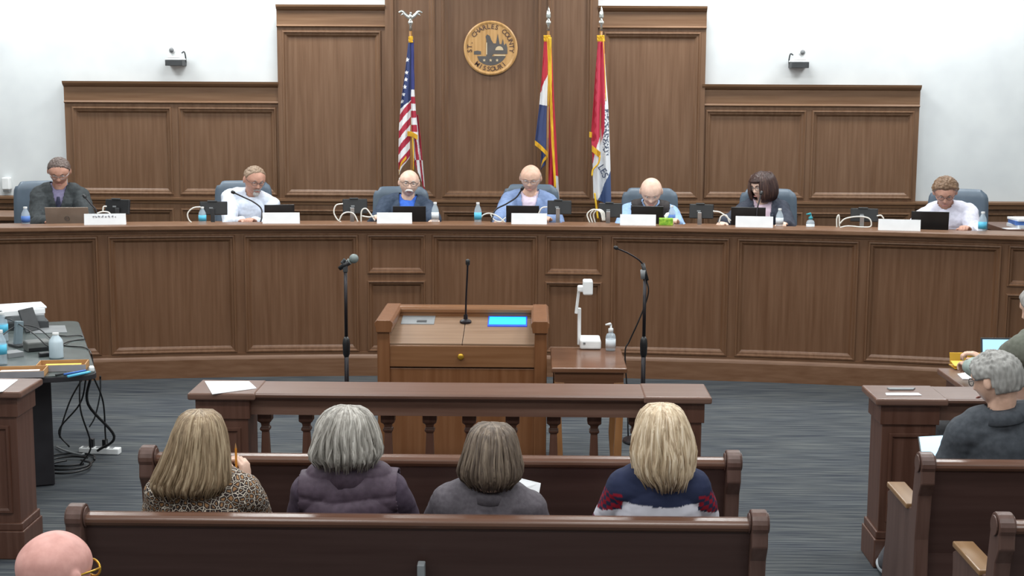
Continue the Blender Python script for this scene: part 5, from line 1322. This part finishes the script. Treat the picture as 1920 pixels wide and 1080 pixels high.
# -- 5: bald, dark vest
p, a = seatpt(1217); H5 = at(1221, 359, p.y - .30)
P = person('person with bald head in dark vest over blue checked shirt, face bent down', p, a, H5, (0, .62, 0), FLESH3, 1.08, .225, .05, [desk(1178, .42), desk(1268, .42)], jowl=.08)
add_eyes(P, .35, plain('sandy brow', (180, 150, 130)))
shell_hair(P, hairmat('cropped sandy hair', (170, 140, 118), (190, 160, 138), (205, 178, 156)), fringe_hair, .003)
garment(P, 'shirt', T_('blue checked shirt', (150, 180, 222), .7, 60), .016, fold=.009); collar(P, T_('blue white collar', (172, 186, 210)), gap=.5, flare=.018)
garment(P, 'vest', T_('dark grey vest', (58, 54, 54)), .026, arms=False, cut=lambda x, f, u: abs(x) > .165 + max(0, -u) * .04 or (f > 0 and abs(x) < .03 * (u + .12) / .18 and u > -.12), neck=.082, fold=.006); trousers(P, T_('dark trousers c', (46, 46, 50)))
# -- 6: woman in dark jacket, turned to the left of the picture
p, a = seatpt(1436); H6 = at(1429, 350, p.y - .12)
P = person('person with chin length dark brown hair and glasses in dark jacket speaking to the left', p, a, H6, (-.75, .22, 0), FLESH3, 1.0, .195, .01, [desk(1350, .40), desk(1470, .5)], voxel=.005)
add_eyes(P, .6, plain('dark brow', (70, 50, 45))); glasses(P, 'black', .023)
DKH = hairmat('dark brown bob hair', (44, 30, 28), (66, 46, 42), (104, 80, 68))
def bob(d):
    x, y, z = d; fr = max(0, -y)
    line = -1.2 + (0.45 + 1.2) * sstep(.25, .62, fr); return sstep(line - .05, line + .06, z)
shell_hair(P, DKH, bob, .026, lumps=.005)
mb = MB()
for i in range(60):
    t = -.9 + (PI + 1.8) * i / 59; x, y = math.cos(t), math.sin(t); pts = []
    for q in range(6):
        v = q / 5; r_ = (.06 + .05 * math.sin(PI * min(1, v * .62 + .12))); pts.append(P.Mh @ Vector((x * r_ * 1.0, y * r_ * 1.15 + .01, .105 - .225 * v + .01 * noise.noise(Vector((i * .7, v * 2, 1))))))
    mb.tube(pts, [.010, .017, .019, .019, .016, .005], 7)
mb.build('hair_locks', DKH, P.root, smooth=True)
garment(P, 'blouse', T_('pale pink blouse', (214, 190, 204)), .008, neck=.07)
j = garment(P, 'jacket', T_('charcoal blue jacket', (56, 60, 72)), .024, cut=vcut(.075, .06, -.30), neck=.08, fold=.007); lapels(P, j, T_('charcoal lapel', (60, 64, 76)), vw=.06); trousers(P, T_('dark trousers d', (44, 44, 50)))
mb = MB(); mb.tube(crom([P.nb + P.R * -.06 + P.U * .02 + P.F * .06, P.shc + P.F * .15 - P.R * .045 - P.U * .08, P.shc + P.F * .17 - P.U * .22, P.shc + P.F * .15 + P.R * .05 - P.U * .08, P.nb + P.R * .06 + P.U * .02 + P.F * .06], 6), .003, 6); mb.build('lanyard', M['silver'], P.root, smooth=True)
# -- 7: rightmost, white shirt leaning forward
p, a = seatpt(1783); H7 = at(1772, 360, p.y - .30)
P = person('person with brown hair and glasses in white shirt leaning on the dais, far right', p, a, H7, (.0, .55, -.03), FLESH, 1.06, .22, .04, [desk(1702, .30), desk(1815, .42)])
add_eyes(P, .35, plain('brown brow b', (110, 84, 66))); glasses(P, 'dark_grey')
shell_hair(P, hairmat('tousled brown hair', (96, 74, 58), (126, 100, 78), (156, 130, 104)), short_hair(.58), .020, lumps=.010)
garment(P, 'shirt', T_('white shirt cloth', (222, 222, 236), .7), .015, fold=.011); collar(P, T_('white shirt collar', (226, 226, 238)), gap=.45, flare=.02); trousers(P, T_('grey trousers', (90, 92, 98)))

# ---------------------------------------------------------------- audience seen from behind
def strands_hair(P, mat, keys, n=420, seed=1, open_=.9, wav=.006, thick=(.0035, .006), up=.0, part=0.0, hemvar=.02, name='hair', xo=0.0, flip=0.0):
    """long hair built from a closed shell plus many locks. keys: [(z, rx, ry, y offset)] in head space, top to hem.
    Head faces -Y; open_ = half angle (from the face direction) that stays free below the brow."""
    rnd = random.Random(seed); Z0, Z1 = keys[0][0], keys[-1][0]
    kx = [(-z, rx) for z, rx, ry, oy in keys]; ky = [(-z, ry) for z, rx, ry, oy in keys]; ko = [(-z, oy) for z, rx, ry, oy in keys]
    Mt = Matrix.Translation(P.Hc) @ Matrix.Rotation(P.Mh.to_euler().z, 4, 'Z')
    def pt(t, z, off=0.0):
        rx, ry, oy = lerpkeys(kx, -z), lerpkeys(ky, -z), lerpkeys(ko, -z)
        fq = (Z0 - z) / (Z0 - Z1); clump = wav * .5 * math.sin(t * 23 + 3 * noise.noise(Vector((t, z * 6, seed)))) * min(1, fq * 1.5)
        return Vector(((rx + off + clump) * math.sin(t) + xo * fq * fq + wav * fq * noise.noise(Vector((z * 11, seed, t))), oy + (ry + off + clump) * math.cos(t), z))     # t = 0 is the back
    bm = bmesh.new(); nz, nt = 56, 160; rows = []
    for j in range(nz + 1):
        z = Z0 + (Z1 - Z0) * (j / nz) ** 1.35; row = []
        for i in range(nt):
            t = 2 * PI * i / nt; ang = abs((t + PI) % (2 * PI) - PI)      # 0 back .. pi front
            fl = (noise.noise(Vector((math.sin(t) * 9, math.cos(t) * 9, z * 5 + seed))) * .9 + noise.noise(Vector((math.sin(t) * 24, math.cos(t) * 24, z * 7 + seed))) * .45) * wav * min(1, j / 14)
            v = pt(t, z, fl)
            if z < .075 and ang > PI - open_:                            # pulled under the face
                v = v * (1 - .28 * sstep(PI - open_, PI - open_ + .35, ang)); v.z = z
            row.append(bm.verts.new(Mt @ v))
        rows.append(row)
    for a_, b_ in zip(rows, rows[1:]):
        for i in range(nt): bm.faces.new((a_[i], a_[(i + 1) % nt], b_[(i + 1) % nt], b_[i]))
    bm.faces.new(rows[0]); bm.faces.new(rows[-1][::-1])
    mb = MB.__new__(MB); mb.bm = bm
    for s in range(n):
        t0 = rnd.uniform(-PI + open_ * .9, PI - open_ * .9); zs = Z0 - rnd.random() ** 2 * .03; ze = Z1 + rnd.uniform(-hemvar, hemvar * .6); pts = []; m = 12
        ph = rnd.uniform(0, 6); fl_ = flip * rnd.uniform(-.4, 1.2); off = rnd.uniform(-.002, .004); dr = rnd.uniform(-.12, .12)
        for q in range(m):
            v = q / (m - 1); z = zs + (ze - zs) * v ** 1.35; z_ = max(z, Z1 + .001)
            w_ = pt(t0 + dr * v + .03 * math.sin(v * 7 + ph), z_, off + wav * .6 * noise.noise(Vector((math.sin(t0) * 9, math.cos(t0) * 9, z * 5 + seed))) - (.006 if v > .93 else 0) + fl_ * max(0, v - .72) / .28, ); w_.z = z
            pts.append(Mt @ w_)
        r_ = rnd.uniform(*thick); mb.tube(pts, [r_ * .5] + [r_] * (m - 3) + [r_ * .7, r_ * .2], 5)
    return mb.build(name, mat, P.root, smooth=True)
def audience(label, px, head, k, sw, Y, hpr=(0, .15, 0), **kw):
    h = at(head[0], head[1], Y + kw.pop('hy', .26)); base = Vector((at(px, 900, Y + .3).x, Y + .32, 0))
    return person(label, base, PI, h, hpr, kw.pop('skin_c', FLESH3), k, sw, seat=.43, nd=.160, **kw)
# leopard print, long blonde grey hair, raised hand with pencil
YA = YP1
P = audience('person with long dark blonde hair in leopard print blouse holding up a pencil', 385, (376, 832), 1.0, .20, YA, (0, .12, 0), belly=.03,
             hands=[at(460, 908, YA + .50), None], poles=[Vector((-.35, .1, -1)), None], palms=[(Vector((.05, -.1, 1)), Vector((.9, -.35, 0))), None], curl=.95, voxel=.004)
strands_hair(P, hairmat('dark blonde hair', (104, 86, 64), (146, 124, 98), (180, 160, 132)), [(.135, .004, .004, .0), (.128, .045, .05, .0), (.105, .074, .09, .0), (.06, .094, .112, .005), (0, .108, .118, .012), (-.06, .126, .122, .02), (-.11, .140, .12, .03), (-.145, .144, .11, .04), (-.170, .125, .085, .045)], 520, 3, wav=.015, hemvar=.03, xo=.045)
garment(P, 'blouse', M['leopard'], .018, fold=.008, voxel=.008); trousers(P, T_('black trousers', (34, 34, 38)))
pc = thing('pencil', 'orange yellow pencil held upright by the woman in leopard print', 'pencil', at(444, 905, YA + .47))
l = Vector(pc.location); mb = MB(); mb.tube([(0, 0, 0), at(442, 840, YA + .47) - l], [.0045, .0045], 6, flatdir=(1, 0, 0)); mb.build('shaft', M['pencil'], pc)
mb = MB(); mb.tube([at(442, 840, YA + .47) - l, at(441.6, 831, YA + .47) - l], [.0045, .0008], 6); mb.build('tip', M['tan'], pc)
# silver hair, aubergine quilted vest
P = audience('person with silver grey bob in aubergine quilted vest, second from left in the pew', 660, (652, 826), 1.02, .20, YA, (-.1, .1, 0), belly=.02)
strands_hair(P, hairmat('silver grey hair', (116, 111, 104), (156, 150, 142), (198, 192, 184)), [(.138, .004, .004, .0), (.130, .045, .05, .0), (.108, .080, .095, .0), (.07, .102, .115, .005), (.03, .114, .124, .01), (-.02, .124, .122, .015), (-.055, .122, .112, .02), (-.078, .100, .085, .02)], 520, 5, wav=.022, hemvar=.028, xo=.004, flip=.016)
AUB = T_('aubergine quilted cloth', (84, 70, 82), .6); garment(P, 'sleeves', T_('aubergine sleeve cloth', (78, 66, 80)), .014, fold=.006)
def quilt(P, mat):
    bm = bmesh.new(); P.torso(bm, .026, False)
    me = finish(bm, .007, 3, lambda p: (lambda q: abs(q.dot(P.R)) > .185)(p - P.shc) or ((p - P.nb) - P.U * (p - P.nb).dot(P.U)).length < .06 and (p - P.nb).dot(P.U) > 0, 0, .006, 8)
    bm = bmesh.new(); bm.from_mesh(me); bm.normal_update()
    for v in bm.verts:
        q = v.co - P.shc; h = q.dot(P.U) + .015 * noise.noise(v.co * 5) - .25 * q.dot(P.R) ** 2
        v.co += v.normal * (.013 * abs(math.sin(h * PI / .075)) ** .45)
    bm.to_mesh(me); bm.free(); o = from_mesh('quilted_vest', me, mat, P.root); s = o.modifiers.new('s', 'SOLIDIFY'); s.thickness = .006; return o
quilt(P, AUB); collar(P, AUB, .070, .075, .3, 'stand_collar', .008, .0); trousers(P, T_('black trousers b', (36, 36, 40)))
# brown bob, grey blazer, paper in hand
P = audience('person with greyish brown bob in grey blazer reading a white paper', 905, (922, 858), .98, .19, YA, (-.15, .35, 0), hands=[at(985, 1000, YA + .55), None])
strands_hair(P, hairmat('ash brown hair', (74, 62, 54), (102, 88, 76), (134, 118, 102)), [(.138, .004, .004, .0), (.13, .048, .055, .0), (.105, .078, .095, .0), (.06, .096, .115, .005), (.01, .107, .122, .012), (-.03, .115, .12, .02), (-.065, .113, .11, .025), (-.098, .080, .07, .03)], 480, 9, wav=.011, hemvar=.016)
GB = T_('grey blazer cloth', (96, 90, 96), .75, 60); garment(P, 'blazer', GB, .024, fold=.007); collar(P, GB, .068, .035, .5, 'blazer_collar', .006); trousers(P, T_('grey trousers b', (70, 70, 76)))
# paper she holds
mb = MB(); Yp = YA + .62; c = at(985, 925, Yp); pts = [at(952, 922, Yp), at(973, 896, Yp + .05), at(1014, 906, Yp + .05), at(1008, 942, Yp), at(990, 990, Yp - .04), at(945, 975, Yp - .04)]
mb._add([q - c for q in pts] + [q - c + Vector((0, .001, .0)) for q in pts], [tuple(range(6)), tuple(range(11, 5, -1))] + [(i, (i + 1) % 6, 6 + (i + 1) % 6, 6 + i) for i in range(6)])
o = mb.build('paper_sheet', M['paper']); o.location = c; tag(o, 'white sheet of paper held up by the person in grey blazer', 'paper')
# pale blonde, navy and white striped top
def stripes():
    m, n, l, b = newmat('navy white red striped knit'); a = n.new('ShaderNodeAttribute'); a.attribute_name = 'pattern'
    l.new(a.outputs['Color'], b.inputs['Base Color']); b.inputs['Roughness'].default_value = .8; b.inputs['Specular IOR Level'].default_value = .2; return m
P = audience('person with pale blonde hair in navy, white and red striped top, rightmost in the pew', 1233, (1240, 822), 1.0, .174, YA, (.05, .1, 0), belly=.0)
strands_hair(P, hairmat('pale blonde hair', (156, 132, 106), (206, 184, 154), (234, 216, 192)), [(.138, .004, .004, .0), (.132, .04, .045, .0), (.110, .068, .085, .0), (.07, .088, .108, .005), (.01, .102, .118, .01), (-.045, .106, .115, .02), (-.10, .100, .1, .028), (-.14, .082, .08, .035), (-.165, .05, .05, .04)], 520, 13, wav=.022, hemvar=.03, xo=-.012, flip=.022)
o = garment(P, 'striped_top', stripes(), .018, fold=.006, voxel=.006)
NAVY, WH_, RD = lin((42, 48, 74)), lin((214, 212, 222)), lin((150, 30, 48))
ca = o.data.color_attributes.new('pattern', 'FLOAT_COLOR', 'POINT'); data = []
for v in o.data.vertices:
    q = v.co - P.shc; x, u_ = q.dot(P.R), q.dot(P.U); 
    if abs(x) > .146:
        h = u_ + .45 * (abs(x) - .146)
        c = WH_ if -.095 < h < -.062 or -.19 < h < -.175 else (RD if (int((u_ + 1) / .018) + int((q.dot(P.F) + 1) / .02)) % 2 else NAVY)
        if u_ > -.02: c = NAVY if u_ > .0 else c
    else: c = WH_ if (-.088 < u_ < -.030 or -.18 < u_ < -.12) else NAVY
    data += list(c)
ca.data.foreach_set('color', data); trousers(P, T_('denim trousers', (52, 60, 84)))
# grey haired man on the right pew, turned left, with tablet
h = at(1868, 712, YP2 + .30); base = Vector((at(1905, 850, YP2 + .3).x, YP2 + .32, 0))
P = person('person with short grey hair and glasses in dark grey jacket on the right pew', base, PI, h, (.75, .30, 0), FLESH2, 1.06, .205, .02, [at(1812, 872, YP2 + .62), at(1792, 866, YP2 + .60)], seat=.43, curl=.6, voxel=.005, feet=[on(1720, 1085, .09), on(1668, 1052, .09)])
def grey_short(d):
    x, y, z = d; fr = max(0, -y); line = -.50 + (.60 + .5) * sstep(.1, .7, fr) - .0; return sstep(line - .06, line + .06, z) * (1 if not (abs(x) > .75 and z < .1 and y < .25) else .1)
shell_hair(P, hairmat('white grey hair', (120, 118, 114), (160, 158, 154), (196, 194, 190)), grey_short, .016, lumps=.010, scale=44); glasses(P, 'dark_grey'); add_eyes(P, .5)
DJ = T_('dark grey jacket cloth', (70, 74, 80)); garment(P, 'jacket', DJ, .024, fold=.006); collar(P, DJ, .070, .05, .4, 'jacket_collar', .014); trousers(P, T_('grey trousers c', (90, 90, 94)), ('white', 'label_white'))
ctab = at(1762, 838, YP2 + .66)
tb_ = thing('tablet', 'thin tablet with lit pale screen held by the grey haired man', 'tablet', ctab)
inv = WM[tb_.name].inverted(); q4 = [at(1721, 818, YP2 + .82), at(1797, 814, YP2 + .82), at(1787, 862, YP2 + .60), at(1728, 866, YP2 + .60)]
def quadslab(pts, t0, t1, ins=0.0):
    c_ = sum(pts, Vector()) / 4; nrm = (pts[1] - pts[0]).cross(pts[3] - pts[0]).normalized()
    if nrm.dot(CAM - c_) < 0: nrm = -nrm
    P4 = [p + (c_ - p) * ins for p in pts]; mb = MB(); mb.prism(P4, nrm * t0, nrm * t1); return mb
quadslab(q4, -.012, 0).build('case', M['dark_grey'], tb_, .002, world=True)
quadslab(q4, .0, .0015, .07).build('screen', M['pale_screen'], tb_, world=True)
# man in grey green vest at the counsel table, only arm and shoulder in frame
base = Vector((at(1948, 700, 7.6).x, 7.60, 0)); hp = at(1953, 578, 7.68)
P = person('person in grey green vest and pale shirt writing at the counsel table, right edge', base, PI + .8, hp, (0, .35, 0), FLESH2, 1.08, .23, .05, [at(1850, 678, 8.05), at(1822, 686, 8.05)], voxel=.006, seat=.5)
shell_hair(P, hairmat('grey hair b', (120, 116, 112), (150, 146, 142), (180, 176, 172)), grey_short, .014)
garment(P, 'shirt', T_('pale grey green shirt', (158, 172, 166)), .018, fold=.010); garment(P, 'vest', T_('olive grey vest', (104, 106, 96)), .03, armto=.16, fold=.006, neck=.08); trousers(P, T_('dark trousers e', (60, 60, 62)))
# bald man, bottom left, nearest to the camera
h = at(101, 1078, 3.72); base = Vector((h.x, 3.66, 0))
P = person('person with pink bald head at the bottom left corner, seen from behind', base, PI, h, (-.5, .12, 0), skin('pink scalp', (216, 160, 150)), 1.08, .22, .04, voxel=.005, seat=.46)
glasses(P, 'brass', .026, .003); garment(P, 'shirt', T_('brown shirt', (90, 78, 66)), .018); trousers(P, T_('dark trousers f', (50, 50, 54)))
